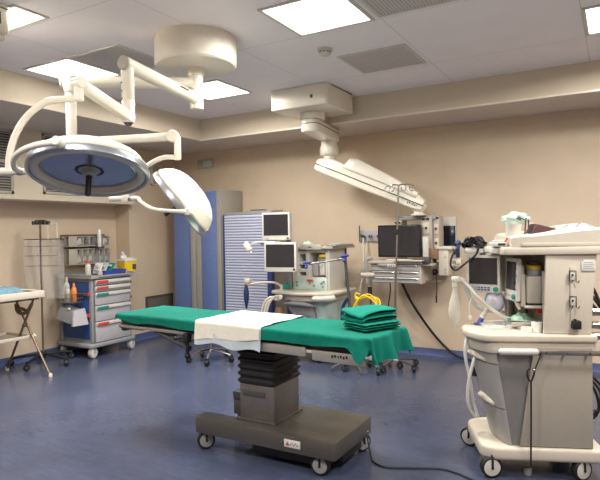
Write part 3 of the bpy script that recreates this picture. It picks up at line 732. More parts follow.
# wall box with dark screen and white bracket device
t = thing('wall_viewer', 'white-topped wall box with a dark blue screen beside the pendant', 'wall screen', (-1.775, YB, 1.4))
mb = MB(t); mb.bb(-1.875, -1.675, 6.63, YB, 1.13, 1.70, .005); mb.build('box', 'white', t)
mb = MB(t); mb.bb(-1.868, -1.682, 6.622, 6.632, 1.16, 1.595, .003); mb.build('screen', 'screen2', t)
t = thing('pump_bracket', 'white boxy bracket with flat top and black knob below the dark wall screen', 'bracket', (-1.72, 6.3, 1.2))
mb = MB(t); mb.bb(-1.80, -1.61, 6.18, 6.42, 1.325, 1.36, .008); mb.build('top_plate', 'white', t)
mb = MB(t); mb.bb(-1.77, -1.655, 6.2, 6.40, 1.03, 1.335, .012).bb(-1.80, -1.76, 6.22, 6.38, 1.18, 1.31, .01); bd = mb.build('body', 'ivory', t)
mb = MB(t)
for z in (1.06, 1.10, 1.24): mb.cyl((-1.69, 6.205, z), (-1.69, 6.192, z), .009, n=10)
mb.build('button', 'grey', bd)
mb = MB(t); mb.cyl((-1.82, 6.3, 1.06), (-1.86, 6.28, 1.06), .035, n=18, bev=.006).cyl((-1.80, 6.3, 1.06), (-1.83, 6.29, 1.06), .012, n=10); mb.build('knob', 'black', t)
mb = MB(t); mb.tube([(-1.66, 6.3, 1.21), (-1.58, 6.28, 1.2), (-1.52, 6.27, 1.215)], .014, 8).tube([(-1.66, 6.3, 1.15), (-1.56, 6.28, 1.14), (-1.53, 6.27, 1.16)], .012, 8).box((-1.56, 6.28, 1.18), (.06, .05, .05), .012); mb.build('outlet_arm', 'ivory', t)
mb = MB(t); mb.tube([(-1.80, 6.22, 1.03), (-1.79, 6.2, .9), (-1.795, 6.19, .78)], .007, 6).cyl((-1.795, 6.19, .80), (-1.795, 6.19, .72), .010, n=10); mb.build('lead', 'black', t)
mb = MB(t); mb.bb(-1.78, -1.68, 6.38, YB - .01, 1.1, 1.25, .006); mb.build('wall_arm', 'warm', t)
# wall outlet strip with tubes
t = thing('gas_outlet_strip', 'grey wall plate of gas outlets left of the black monitor', 'outlet plate', (-2.82, YB, 1.48))
mb = MB(t); mb.bb(-2.95, -2.45, YB - .03, YB, 1.41, 1.555, .006); mb.build('plate', 'lilac', t)
for x in (-2.88, -2.78, -2.66):
    mb = MB(t); mb.cyl((x, YB - .03, 1.48), (x, YB - .07, 1.48), .027, .022, 18, bev=.004); ou = mb.build('outlet', 'grey', t)
    mb = MB(t); mb.cyl((x, YB - .07, 1.48), (x, YB - .09, 1.48), .013, n=12); mb.build('plug', 'black', ou)
mb = MB(t); mb.cyl((-2.92, YB - .06, 1.62), (-2.92, YB - .06, 1.42), .008, n=8).cyl((-2.92, YB - .07, 1.5), (-2.84, YB - .07, 1.48), .012, n=10); mb.build('hose_hook', 'dgrey', t)
mb = MB(); mb.tube([(-2.86, 6.6, 1.46), (-2.85, 6.58, 1.2), (-2.84, 6.52, 1.0), (-2.83, 6.42, .84), (-2.80, 6.33, .78)], .011, 8)
tag(mb.build('gas_hose', 'milky'), 'pale hose hanging straight down from the wall outlet plate', 'hose')
mb = MB(); mb.tube([(-2.78, 6.59, 1.48), (-2.775, 6.52, 1.40), (-2.80, 6.46, 1.15), (-2.91, 6.45, .90), (-3.02, 6.42, .92), (-3.0, 6.42, 1.02), (-2.86, 6.42, 1.03), (-2.80, 6.42, .95), (-2.88, 6.40, .78), (-2.98, 6.40, .72), (-3.05, 6.4, .85)], .008, 8, 8)
tag(mb.build('suction_tube', 'clear'), 'clear tubing looping down from the wall outlets behind the yellow hose', 'tube')

# stand behind the table with hose coil
S = thing('equipment_stand', 'wheeled floor stand with a thin pole behind the right end of the table', 'stand', (-2.44, 5.77, 0))
mb = MB(S); mb.cyl((-2.44, 5.77, .1), (-2.42, 5.80, 1.10), .013, n=14); mb.build('pole', 'column', S)
mb = MB(S)
for k in range(5):
    a = radians(20 + k * 72); mb.tube([(-2.44, 5.77, .12), (-2.44 + .2 * cos(a), 5.77 + .2 * sin(a), .105), (-2.44 + .33 * cos(a), 5.77 + .33 * sin(a), .09)], .016, 8, 4)
mb.cyl((-2.44, 5.77, .09), (-2.44, 5.77, .15), .035, n=18, bev=.005); mb.build('base', 'grey', S)
for k in range(5):
    a = radians(20 + k * 72); caster(S, -2.44 + .33 * cos(a), 5.77 + .33 * sin(a), .038, .03, a + 1.1, .09, 'dgrey')
mb = MB(S); mb.cyl((-2.53, 5.76, 1.05), (-2.38, 5.80, 1.05), .03, n=18, bev=.006); mb.build('clamp_handle', 'warm', S)
mb = MB(S); mb.cyl((-2.43, 5.77, .92), (-2.43, 5.77, .80), .026, n=14, bev=.005); mb.build('grip', 'black', S)
mb = MB()
pts = []
for i in range(52):
    a = i / 52 * 2 * pi * 5; r = .165 + .018 * sin(i * 1.7)
    pts.append((-2.425 + r * cos(a) * .86, 5.68 + .05 * sin(a * .25 + .4) + .02 * sin(i * .9),  .69 + r * .82 * sin(a) + .012 * cos(i * .8)))
mb.tube(pts, .0075, 8, 3)
mb.tube([(-2.55, 5.68, .78), (-2.58, 5.70, .81), (-2.57, 5.71, .85), (-2.53, 5.72, .83)], .009, 8); mb.sph((-2.55, 5.68, .79), .028, 12)
tag(mb.build('hose_coil', 'yellow'), 'coiled yellow hose hung on the thin pole behind the table', 'hose')
# IV stand
S = thing('iv_stand', 'tall steel IV pole with curled hooks in front of the pendant shelf', 'IV stand', (-2.20, 5.90, 0))
mb = MB(S); mb.cyl((-2.20, 5.90, .08), (-2.165, 5.90, 1.10), .016, n=16).cyl((-2.165, 5.9, 1.08), (-2.12, 5.90, 2.06), .0105, n=14); mb.build('pole', 'steel', S)
mb = MB(S); mb.cyl((-2.15, 5.90, 1.53), (-2.145, 5.87, 1.53), .026, n=16, bev=.006).cyl((-2.149, 5.9, 1.5), (-2.146, 5.9, 1.56), .018, n=14); mb.build('height_lock', 'black', S)
for sx in (-1, 1):
    for k in (0, 1):
        mb = MB(S); e = .085 + .075 * k; y = 5.90 + (.03 if k else -.03)
        p = [(-2.12, 5.9, 2.055), (-2.12 + sx * e * .6, y, 2.06), (-2.12 + sx * e, y, 2.045), (-2.12 + sx * (e + .008), y, 2.01), (-2.12 + sx * (e - .015), y, 1.985), (-2.12 + sx * (e - .04), y, 2.0), (-2.12 + sx * (e - .045), y, 2.03)]
        mb.tube(p, .006, 8, 5); mb.build('hook', 'chrome', S)
mb = MB(S)
for k in range(5):
    a = radians(50 + k * 72); mb.tube([(-2.2, 5.9, .1), (-2.2 + .16 * cos(a), 5.9 + .16 * sin(a), .09), (-2.2 + .28 * cos(a), 5.9 + .28 * sin(a), .075)], .014, 8, 4)
mb.build('base', 'dgrey', S)
for k in range(5):
    a = radians(50 + k * 72); caster(S, -2.2 + .28 * cos(a), 5.9 + .28 * sin(a), .034, .026, a + 1, .08, 'dgrey')
# stool behind the left part of the table
S = thing('rolling_stool', 'stool with chromed star base and black casters behind the table', 'stool', (-4.30, 5.25, 0))
mb = MB(S)
for k in range(5):
    a = radians(-62 + k * 72); mb.tube([(-4.3, 5.25, .14), (-4.3 + .14 * cos(a), 5.25 + .14 * sin(a), .12), (-4.3 + .27 * cos(a), 5.25 + .27 * sin(a), .085)], .013, 8, 4)
mb.build('star_base', 'chrome', S)
for k in range(5):
    a = radians(-62 + k * 72); caster(S, -4.3 + .27 * cos(a), 5.25 + .27 * sin(a), .036, .034, a + 1.2, .09, 'black')
mb = MB(S); mb.cyl((-4.3, 5.25, .1), (-4.3, 5.25, .50), .022, n=16); mb.build('column', 'chrome', S)
mb = MB(S); mb.lathe([(.15, .50), (.165, .51), (.165, .55), (.14, .565)], 32, Matrix.Translation((-4.3, 5.25, 0))); mb.build('seat', 'black', S)

XZ = Matrix(((1, 0, 0, 0), (0, 0, -1, 0), (0, 1, 0, 0), (0, 0, 0, 1)))
# ------------------------------------------------------------------ anaesthesia machine at the back
A = thing('anaesthesia_machine', 'anaesthesia machine with a mint front panel by the slatted cabinet', 'anaesthesia machine', (-3.18, 5.95, 0))
mb = MB(A); mb.prism(rpoly([(-3.42, 5.66), (-2.86, 5.66), (-2.82, 5.9), (-2.82, 6.34), (-3.42, 6.34)], .06), .12, .20, .015); mb.build('base', 'ivory', A)
for x, y, a in ((-3.36, 5.72, .4), (-3.02, 5.76, .35), (-2.90, 6.25, .4), (-3.36, 6.25, .4)): caster(A, x, y, .065, .04, a, .14, 'white')
mb = MB(A); mb.loft([[(x, y, z) for x, y in rpoly([(-3.36 + d, 5.72 + d), (-2.90 - d, 5.72 + d), (-2.86 - d, 5.9), (-2.86, 6.3), (-3.36, 6.3)], .06)] for z, d in ((.2, .07), (.45, .03), (.66, .0), (.785, 0))]); mb.build('lower_body', 'mint', A)
mb = MB(A); mb.tube([(-3.44, 5.66, .69), (-3.3, 5.62, .705), (-3.12, 5.62, .70), (-3.0, 5.66, .67)], [.01, .026, .026, .01], 10); mb.prism([(-3.40, .69), (-3.06, .69), (-3.0, .45), (-3.05, .45), (-3.10, .56), (-3.34, .58), (-3.38, .62)], -5.735, -5.68, .004, M=XZ); mb.build('drawer', 'cool', A)
mb = MB(A); mb.prism(rpoly([(-3.62, 5.62), (-3.2, 5.53), (-2.76, 5.62), (-2.74, 6.32), (-3.58, 6.32)], .08), .81, .845, .012).prism(rpoly([(-3.46, 5.66), (-3.2, 5.60), (-2.82, 5.66), (-2.82, 6.3), (-3.46, 6.3)], .07), .735, .81, .01); mb.build('worktop', 'ivory', A)
mb = MB(A); mb.tube([(-2.98, 5.58, .775), (-2.92, 5.56, .78), (-2.78, 5.585, .79), (-2.74, 5.62, .795)], .033, 10); mb.build('push_handle', 'white', A)
mb = MB(A)
y = 5.86
mb.bb(-2.955, -2.92, 5.87, 6.36, .80, 1.34, .006)                                 # right side
mb.bb(-3.41, -2.92, 6.3, 6.36, .80, 1.34, .004)
mb.bb(-3.41, -3.33, y, 6.3, .98, 1.345, .006).bb(-3.24, -3.19, y, 6.3, .98, 1.345, .006).bb(-2.97, -2.945, y, 6.3, .98, 1.345, .004)
for z in (1.005, 1.09, 1.18, 1.31): mb.bb(-3.34, -3.23, y, 6.3, z - .03, z + .012, .004)
mb.bb(-3.2, -2.95, y, 6.3, .975, 1.0, .004).bb(-3.2, -2.95, y, 6.3, 1.30, 1.345, .004)
mb.build('upper_frame', 'white', A)
mb = MB(A); mb.bb(-3.335, -3.235, 6.0, 6.02, 1.0, 1.31).bb(-3.19, -2.955, 6.05, 6.07, .99, 1.31); mb.build('recess_back', 'grey', A)
mb = MB(A); mb.bb(-3.41, -2.945, y - .012, 6.3, .845, .985, .008); pf = mb.build('front_panel', 'mint', A)
for x, z in ((-3.36, .935), (-3.355, .895), (-3.18, .93), (-3.14, .945), (-3.12, .90), (-3.02, .93), (-3.0, .89), (-2.99, .95)):
    mb = MB(A); mb.cyl((x, y - .01, z), (x, y - .028, z), .010 + .003 * (z > .89), n=12); mb.build('dial', 'cool', pf)
mb = MB(A); mb.bb(-3.22, -3.13, y - .016, y - .01, .945, .972, .002); mb.build('sticker', 'red', pf, label='red sticker on the mint panel')
mb = MB(A); mb.bb(-3.075, -3.0, 5.90, 6.05, 1.02, 1.20, .012).cyl((-3.045, 5.90, 1.15), (-3.045, 5.885, 1.15), .02, n=14); mb.m(1).bb(-3.08, -2.99, 5.88, 6.05, 1.20, 1.225, .004).m(2).bb(-3.075, -2.985, 5.885, 6.04, 1.235, 1.275, .012); mb.build('vaporizer', ['white', 'grey', 'yellow'], A)
mb = MB(A); mb.bb(-3.175, -3.1, 5.92, 6.05, 1.01, 1.16, .01); mb.build('flow_block', 'lilac', A)
mb = MB(A); mb.prism(rpoly([(-3.46, 5.80), (-2.84, 5.80), (-2.80, 6.36), (-3.46, 6.36)], .03), 1.345, 1.375, .008).bb(-3.28, -2.98, 5.79, 5.82, 1.335, 1.40, .006); mb.m(1).bb(-3.17, -3.12, 5.786, 5.795, 1.36, 1.372, .002).m(2).bb(-2.92, -2.80, 5.8, 6.3, 1.374, 1.395, .004); mb.build('top_shelf', ['warm', 'dgrey', 'grey'], A)
mb = MB(A); mb.bb(-3.50, -3.44, 5.84, 5.90, .85, 1.40, .006); mb.m(1)
for z in (1.05, 1.13, 1.22, 1.30): mb.bb(-3.49, -3.45, 5.83, 5.845, z, z + .03, .003)
mb.build('side_column', ['grey', 'dgrey'], A)
mb = MB(A); mb.tube([(-3.47, 5.86, 1.38), (-3.49, 5.75, 1.42), (-3.47, 5.55, 1.445)], .018, 8).tube([(-3.47, 5.84, 1.25), (-3.45, 5.7, 1.26), (-3.42, 5.58, 1.26)], .018, 8).bb(-3.52, -3.36, 5.46, 5.56, 1.435, 1.45, .006); mb.build('monitor_arm', 'grey', A)
M, cs = monitor(A, (-3.435, 5.50, 1.622), .365, .325, (.10, -1, 0), .022, .055, 'white', 'screen', .06)
cs.name = 'upper_monitor'
mb = MB(A); mb.box((.155, -.143, .004), (.03, .022, .006), .003, M); mb.m(1).box((-.11, -.145, .003), (.03, .008, .003), 0, M); mb.build('button', ['dgrey', 'grey'], cs)
M, cs = monitor(A, (-3.345, 5.44, 1.262), .405, .345, (.16, -1, .02), .025, .055, 'white', 'screen', .06)
cs.name = 'lower_monitor'
mb = MB(A); mb.cyl((.175, -.143, 0), (.175, -.143, .012), .013, n=16, M=M); mb.build('button', 'dgrey', cs)
mb = MB(A); mb.tube([(-3.43, 5.46, 1.435), (-3.57, 5.44, 1.44), (-3.69, 5.42, 1.43), (-3.75, 5.42, 1.40)], .009, 8, 5)
mb.build('light_arm', 'cream', A)
mb = MB(A); mb.box((-3.785, 5.42, 1.385), (.06, .05, .12), .01, rot=Matrix.Rotation(radians(-38), 3, 'Y')).cyl((-3.75, 5.42, 1.35), (-3.725, 5.41, 1.31), .008, n=8); mb.build('small_lamp', 'cream', A, label='small cream clip lamp on a thin arm')
mb = MB(A); mb.cyl((-3.46, 5.64, .84), (-3.46, 5.64, .92), .016, n=12).tube([(-3.46, 5.64, .90), (-3.49, 5.60, .935), (-3.56, 5.58, .95), (-3.72, 5.55, .94), (-3.84, 5.52, .92)], .015, 8, 5)
mb.box((-3.86, 5.51, .965), (.08, .05, .05), .01).cyl((-3.84, 5.52, .92), (-3.885, 5.51, .935), .02, n=12); mb.build('bag_arm', 'ivory', A)
mb = MB(A); mb.lathe([(.008, .62), (.018, .66), (.032, .74), (.034, .82), (.022, .89), (.014, .93)], 16, Matrix.Translation((-3.885, 5.51, 0)), cap=True); mb.build('breathing_bag', 'navybag', A)
for k, (dx, dz) in enumerate(((0, 0), (.04, -.02), (.075, .015))):
    mb = MB(A); mb.tube([(-3.50 + dx, 5.60, .76 + dz), (-3.57 + dx, 5.56, .77 + dz), (-3.65 + dx, 5.54, .69), (-3.70 + dx, 5.54, .5), (-3.70 + dx, 5.56, .36), (-3.6 + dx, 5.6, .28)], .015, 8, 8, corr=.15); mb.build('corrugated_hose', 'ivory', A)
for x, z in ((-3.50, .76), (-3.435, .78)):
    mb = MB(A); mb.cyl((x, 5.60, z), (x, 5.575, z), .036, n=20, bev=.004); mb.m(1).cyl((x, 5.577, z), (x, 5.573, z), .028, n=20); mb.build('pressure_gauge', ['steel', 'paper'], A)
mb = MB(A); mb.lathe([(.04, .45), (.055, .46), (.055, .6), (.04, .64)], 20, Matrix.Translation((-3.52, 5.68, 0))); mb.build('absorber_canister', 'brown', A, label='brownish canister below the gauges')
mb = MB(); mb.surf(lambda a, b: ((a - .5) * .16, (b - .5) * .12, .01 + .055 * max(0, 1 - ((a - .5) ** 2 + (b - .5) ** 2) * 4.2) * (.8 + .8 * abs(noise.noise(V((a * 6, b * 6, 3)))))), 24, 20, .002)
o = mb.build('plastic_bag', 'mintfilm', ang=80); o.location = (-3.305, 5.92, 1.37); tag(o, 'crumpled mint green plastic bag on top of the back machine', 'plastic bag')
mb = MB(); mb.surf(lambda a, b: ((a - .5) * .13, (b - .5) * .10, .012 + .012 * abs(noise.noise(V((a * 5, b * 5, 9))))), 14, 12, .003)
o = mb.build('face_mask_pack', 'mintfilm', ang=80); o.location = (-2.965, 6.02, 1.392); tag(o, 'flat mint green packet at the right end of the back machine top', 'packet')
mb = MB(); mb.bb(-.05, .05, -.03, .03, 0, .06, .01); mb.m(1).cyl((0, 0, .06), (0, 0, .08), .02, n=12)
o = mb.build('drip_box', ['teal', 'teal']); o.location = (-3.565, 5.84, .845); tag(o, 'small teal box at the left end of the back machine worktop', 'box')
# arm holder stand with blue knobs
S = thing('arm_holder', 'dark jointed support arm with blue knobs beside the mint machine', 'support arm', (-2.70, 5.62, 0))
mb = MB(S); mb.tube([(-2.66, 5.62, .12), (-2.68, 5.62, .60), (-2.735, 5.62, 1.25)], .017, 10, 4); mb.build('post', 'dgrey', S)
mb = MB(S)
for k in range(4):
    a = radians(45 + 90 * k); mb.tube([(-2.66, 5.62, .13), (-2.66 + .22 * cos(a), 5.62 + .22 * sin(a), .05), (-2.66 + .25 * cos(a), 5.62 + .25 * sin(a), .012)], .014, 8, 3)
mb.build('foot', 'dgrey', S)
mb = MB(S); mb.cyl((-2.735, 5.60, 1.245), (-3.11, 5.45, 1.185), .0125, n=14); mb.m(1).cyl((-2.735, 5.60, 1.245), (-2.80, 5.574, 1.235), .018, n=14); mb.build('cross_bar', ['steel', 'chrome'], S)
for x, yy, z in ((-2.72, 5.58, 1.26), (-3.13, 5.44, 1.185)):
    mb = MB(S); mb.cyl((x - .045, yy, z + .012), (x + .045, yy, z + .02), .015, n=14, bev=.005).sph((x + .04, yy - .005, z + .02), .015).cyl((x, yy - .01, z), (x + .005, yy - .01, z - .045), .014, n=14, bev=.005); mb.sph((x, yy - .02, z - .035), .019)
    mb.build('knob', 'bluek', S)
mb = MB(S); mb.tube([(-2.70, 5.60, .80), (-2.76, 5.6, .70), (-2.77, 5.6, .52), (-2.70, 5.6, .42)], .02, 8); mb.build('strap', 'navybag', S)

A.location.x -= .065; S.location.x += .075
# ------------------------------------------------------------------ anaesthesia machine at the right (local frame)
RZ = radians(22)
B = thing('anaesthesia_machine', 'large cream anaesthesia machine in front at the right edge', 'anaesthesia machine', (-.84, 3.46, 0), RZ)
mb = MB(); mb.prism(rpoly([(.105, .05, .07), (.19, .0, .05), (.84, .0, .05), (.84, .56, .05), (.20, .58, .05), (.095, .52, .07)], .05, 6), .115, .20, .022, seg=3); mb.build('base', 'ivory', B)
for x, y, a in ((.165, .035, radians(100)), (.12, .545, radians(60)), (.70, .045, radians(115)), (.72, .52, radians(80))): caster(B, x, y, .066, .045, a, .125, 'white', world=False, hk=.82)
mb = MB(); mb.cyl((.40, .10, .0), (.40, .10, .04), .025, n=16); mb.build('brake_foot', 'grey', B)
def front(z, inset=0.):
    k = (z - .2) / .62
    u0 = .262 - .095 * k + inset; b = .05 + .055 * k
    pts = []
    for q in range(13):
        s_ = q / 12; v = .05 + s_ * .47
        pts.append((u0 - b * sin(pi * s_) ** .8, v))
    return pts
def body_ring(z, inset=0., uend=.75):
    f = front(z, inset); u0 = f[0][0]
    return [(u0 + .03, .03 + inset, z)] + [(u, v, z) for u, v in f] + [(u0 + .03, .54 - inset, z), (uend, .54 - inset, z), (uend, .03 + inset, z)]
mb = MB(); mb.loft([body_ring(z, .012) for z in (.2, .35, .5, .65, .81)]); mb.build('lower_body', 'machdark', B)
for z0, z1, hz in ((.205, .42, None), (.428, .70, .435), (.708, .80, .715)):
    mb = MB(); mb.loft([[(u, v, z) for u, v, z in body_ring(z, 0, front(z)[0][0] + .031)] for z in (z0, z0 + .004, (z0 + z1) / 2, z1 - .004, z1)]); d = mb.build('drawer', 'machgrey', B)
    if hz:
        mb = MB(); f = front(hz); mid = [f[i] for i in range(1, 8)]
        def lip(a, b, f=mid, hz=hz):
            i = a * (len(f) - 1); i0 = min(int(i), len(f) - 2); t_ = i - i0
            u = f[i0][0] * (1 - t_) + f[i0 + 1][0] * t_; v = f[i0][1] * (1 - t_) + f[i0 + 1][1] * t_
            return (u - .026 * sin(pi * a) ** .5 * sin(pi * b) - .001, v, hz - .005 + .055 * b * (.35 + .65 * sin(pi * a)))
        mb.surf(lip, 20, 8, .004); mb.build('drawer_handle', 'ivory', d, label='cream curved drawer pull')
mb = MB(); XZ = Matrix(((1, 0, 0, 0), (0, 0, -1, 0), (0, 1, 0, 0), (0, 0, 0, 1)))
mb.prism([(.425, .815), (.762, .815), (.762, .205), (.335, .205)], -.031, -.018, .003, M=XZ); mb.bb(.745, .762, .02, .54, .205, .815, .004); mb.build('side_panel', 'taupe', B)
mb = MB(); mb.prism(rpoly([(.165, .02, .04), (.79, .02, .03), (.79, .55, .03), (.24, .55, .05), (.10, .46, .08), (.06, .30, .08), (.07, .15, .08)], .05, 6), .775, .852, .012); mb.build('under_tray', 'ivory', B)
mb = MB(); mb.prism(rpoly([(.13, .0, .06), (.79, .0, .02), (.79, .56, .03), (.26, .565, .08), (.10, .45, .08), (.035, .33, .08), (.03, .15, .09)], .05, 7), .85, .898, .014, seg=3); wt = mb.build('worktop', 'ivory', B)
mb = MB(); mb.prism(rpoly([(.14, .32), (.28, .45), (.23, .50), (.10, .38)], .02), .899, .901).prism(rpoly([(.27, .38), (.42, .40), (.40, .50), (.27, .5)], .03), .899, .901); mb.build('recess_mat', 'grey', wt)
mb = MB(); mb.cyl((.205, -.03, .80), (.44, -.03, .80), .021, n=16, bev=.012); mb.build('push_handle', 'white', B)
mb = MB(); mb.bb(.43, .81, -.034, -.020, .78, .81, .003); mb.m(1)
for u_ in (.48, .60, .73): mb.cyl((u_, .02, .795), (u_, -.038, .795), .007, n=10)
mb.build('accessory_rail', ['steel', 'dgrey'], B)
# tower
mb = MB(); mb.prism([(.502, 1.385), (.80, 1.385), (.775, 1.1), (.765, .898), (.485, .898), (.492, 1.1)], -.058, -.03, .012, M=XZ); tw = mb.build('tower_side_panel', 'ivory', B)
mb = MB(); mb.bb(.56, .77, .058, .545, .898, 1.385, .006).bb(.36, .56, .50, .545, .898, 1.385, .004); mb.build('tower_core', 'warm', B)
mb = MB(); mb.bb(.545, .562, .06, .50, .91, 1.38).bb(.38, .56, .485, .502, .90, 1.38); mb.build('tower_recess_back', 'warm', B)
mb = MB(); mb.prism(rpoly([(.245, .02, .04), (.82, .0, .02), (.82, .56, .03), (.34, .56, .04), (.22, .42, .04)], .03), 1.385, 1.435, .012); mb.build('top_slab', 'ivory', B)
mb = MB(); mb.bb(.08, .40, .38, .46, 1.382, 1.424, .012).bb(.20, .34, .1, .42, 1.39, 1.43, .012); mb.build('monitor_rail', 'white', B)
# head with sloping control panel
prof = [(.02, 1.435), (.02, 1.535), (.035, 1.548), (.14, 1.553), (.36, 1.576), (.44, 1.576), (.52, 1.56), (.52, 1.435)]
def hring(u, k): return [(u, v + .012 * (1 - k), 1.435 + (z - 1.435) * k if z > 1.44 else z) for v, z in prof]
mb = MB(); mb.loft([hring(.30, .50), hring(.315, .57), hring(.34, .60), hring(.45, .645), hring(.54, .74), hring(.62, .84), hring(.70, .93), hring(.80, 1.0), hring(.825, .97)]); hb = mb.build('head_box', 'ivory', B)
mb = MB(); mb.bb(.36, .815, .014, .024, 1.437, 1.458, .003); mb.build('head_trim', 'ivory', hb)
mb = MB(); sl = Matrix.Translation((.715, .25, 1.5555)) @ Matrix.Rotation(radians(6.0), 4, 'X') @ Matrix.Rotation(radians(-7.), 4, 'Y')
mb.box((-.02, 0, 0), (.25, .16, .006), .002, sl); mb.m(1)
for i in range(10): mb.box((-.135 + i * .026, -.06 + .05 * (i % 3), .005), (.015, .02, .006), .002, sl)
mb.build('control_panel', ['warm', 'cool'], hb)
# side holder with two clips
mb = MB(); mb.bb(.640, .672, .018, .028, .965, 1.31, .002); ho = mb.build('clip_strip', 'ivory', B)
for z in (1.25, 1.095):
    mb = MB(); mb.bb(.632, .665, .010, .02, z - .02, z + .035, .003); mb.m(1)
    mb.tube([(.632, .008, z + .037), (.668, .008, z + .037), (.668, .006, z - .03), (.678, .0, z - .035), (.682, -.005, z - .02)], .003, 6, spline=False).tube([(.632, .008, z + .037), (.632, .006, z - .03), (.640, -.002, z - .038), (.644, -.005, z - .02)], .003, 6, spline=False).cyl((.648, .012, z + .012), (.648, .004, z + .012), .006, n=8)
    mb.build('clip', ['white', 'black'], ho)
mb = MB(); mb.bb(.642, .692, -.012, .03, .935, .985, .004).bb(.655, .665, -.005, .02, .98, .995); mb.build('black_block', 'black', B)
mb = MB(); mb.bb(.705, .785, .023, .029, 1.285, 1.355, .001); st = mb.build('label_plate', 'label', B)
mb = MB()
for i in range(4): mb.box((.745, .0225, 1.30 + i * .012), (.06 - .012 * (i % 2), .001, .003))
mb.box((.712, .0225, 1.35), (.008, .001, .008)); mb.build('print', 'grey', st)
# gas-circuit block in the recess
mb = MB(); mb.bb(.415, .545, .13, .46, 1.07, 1.245, .015).bb(.385, .410, .14, .17, 1.05, 1.26, .005); ab = mb.build('absorber_housing', 'warm', B)
mb = MB(); mb.tube([(.382, .30, 1.23), (.362, .30, 1.25), (.36, .29, 1.16), (.375, .29, 1.13)], .012, 8).tube([(.38, .2, 1.14), (.365, .19, 1.08), (.385, .18, 1.03)], .012, 8).cyl((.386, .24, 1.165), (.372, .24, 1.165), .022, n=16); mb.build('latch_lever', 'ivory', ab)
mb = MB(); mb.cyl((.48, .22, 1.245), (.48, .22, 1.29), .048, n=24, bev=.004); mb.m(1).cyl((.48, .22, 1.285), (.48, .22, 1.312), .05, n=24, bev=.006); mb.m(2).cyl((.48, .22, 1.312), (.48, .22, 1.335), .044, n=24, bev=.004); mb.build('vaporizer', ['cool', 'yellow', 'dgrey'], B, label='dark vaporizer with a yellow ring')
mb = MB(); mb.bb(.40, .56, .10, .48, 1.045, 1.06, .004).bb(.50, .53, .06, .09, 1.0, 1.28, .004); mb.build('recess_shelf', 'warm', B)
mb = MB(); mb.bb(.50, .555, .06, .11, .92, 1.28, .003); mb.build('flow_tube', 'lilac', B)
for u_, v_, z_ in ((.40, .45, 1.05), (.48, .40, 1.0)):
    mb = MB(); mb.cyl((u_, v_, .90), (u_, v_, z_), .011, n=10); mb.build('gas_riser', 'dgrey', B)
mb = MB(); mb.bb(.49, .53, .20, .24, 1.0, 1.04, .003); mb.build('red_tag', 'red', B)
# two monitors on the machine
M, cs = monitor(B, None or tuple(chain(B) @ V((.190, .36, 1.244))), .228, .255, tuple((chain(B).to_3x3() @ V((-.50, -.88, 0)))), .018, .058, 'white', 'screen', .05)
cs.name = 'patient_monitor'
M2 = chain(B).inverted() @ M
mb = MB()
for i in range(7):
    for j in range(2): mb.m(0 if (i < 3) else 1).box((-.095 + i * .022, -.092 - j * .015, .002), (.015, .009, .004), .001, M2)
mb.build('button', ['lilac', 'bluek'], cs); mb = MB(); mb.cyl((.086, -.10, 0), (.086, -.10, .016), .017, n=20, M=M2, bev=.003); mb.build('dial_knob', 'teal', cs)
M, cs = monitor(B, tuple(chain(B) @ V((.345, .24, 1.218))), .185, .275, tuple((chain(B).to_3x3() @ V((-.985, -.17, 0.04)))), .022, .07, 'white', 'screen', .028)
cs.name = 'machine_monitor'
M2 = chain(B).inverted() @ M
mb = MB(); mb.cyl((.06, -.108, 0), (.06, -.108, .016), .017, n=20, M=M2, bev=.003); mb.build('dial_knob', 'teal', cs)
mb = MB()
for i in range(3): mb.box((-.07 + i * .03, -.105, .002), (.012, .012, .004), .001, M2)
for i in range(4): mb.box((.083, -.06 + i * .045, .002), (.008, .014, .004), .001, M2)
mb.build('button', 'grey', cs)
mb = MB(); mb.tube([(.20, .42, 1.385), (.21, .44, 1.30), (.22, .42, 1.24)], .02, 8).bb(.26, .40, .40, .44, 1.12, 1.385, .008); mb.build('monitor_arm', 'ivory', B)
mb = MB(); mb.cyl((.265, .36, 1.15), (.265, .36, 1.235), .038, n=20, bev=.005); mb.m(1).bb(.24, .30, .34, .40, 1.09, 1.148, .006).cyl((.27, .34, 1.12), (.27, .325, 1.12), .014, n=12); mb.build('gas_module', ['ivory', 'warm'], B)
# gas fittings and cables at the back
mb = MB()
for z in (1.0, .915, .845): mb.cyl((.775, .28, z), (.86, .27, z), .016, n=12).cyl((.85, .27, z), (.90, .265, z), .024, n=14, bev=.004)
mb.build('gas_fitting', 'steel', B)
mb = MB()
for k in range(3): mb.tube([(.77, .40 + .03 * k, 1.25 - .05 * k), (.88, .36, 1.16 - .06 * k), (.93 + .02 * k, .33, 1.02 - .05 * k), (.90, .27, 1.0 - .08 * k)], .011, 8)
mb.build('gas_hose', 'black', B)
mb = MB()
for k in range(3): mb.tube([(.76, .42, .60 + .04 * k), (.84, .38, .54 + .03 * k), (.90 + .03 * k, .36, .46), (.92, .36, .34), (.87, .37, .27 + .03 * k), (.76, .42, .30)], .009, 8)
mb.tube([(.76, .4, .31), (.86, .35, .33), (.95, .36, .33)], .004, 6)
mb.build('cable_loop', 'black', B)
mb = MB(); mb.tube([(.382, -.034, .70), (.368, -.04, .68), (.372, -.042, .645), (.39, -.04, .625), (.405, -.04, .66), (.412, -.04, .69)], .0055, 8, 5).tube([(.39, -.04, .628), (.388, -.04, .40), (.385, -.035, .10)], .0055, 8).tube([(.41, -.045, .69), (.43, -.05, .75), (.45, -.045, .80)], .0035, 6); mb.m(1).sph((.407, -.044, .695), .010)
mb.build('hanging_cable', ['black', 'chrome'], B)
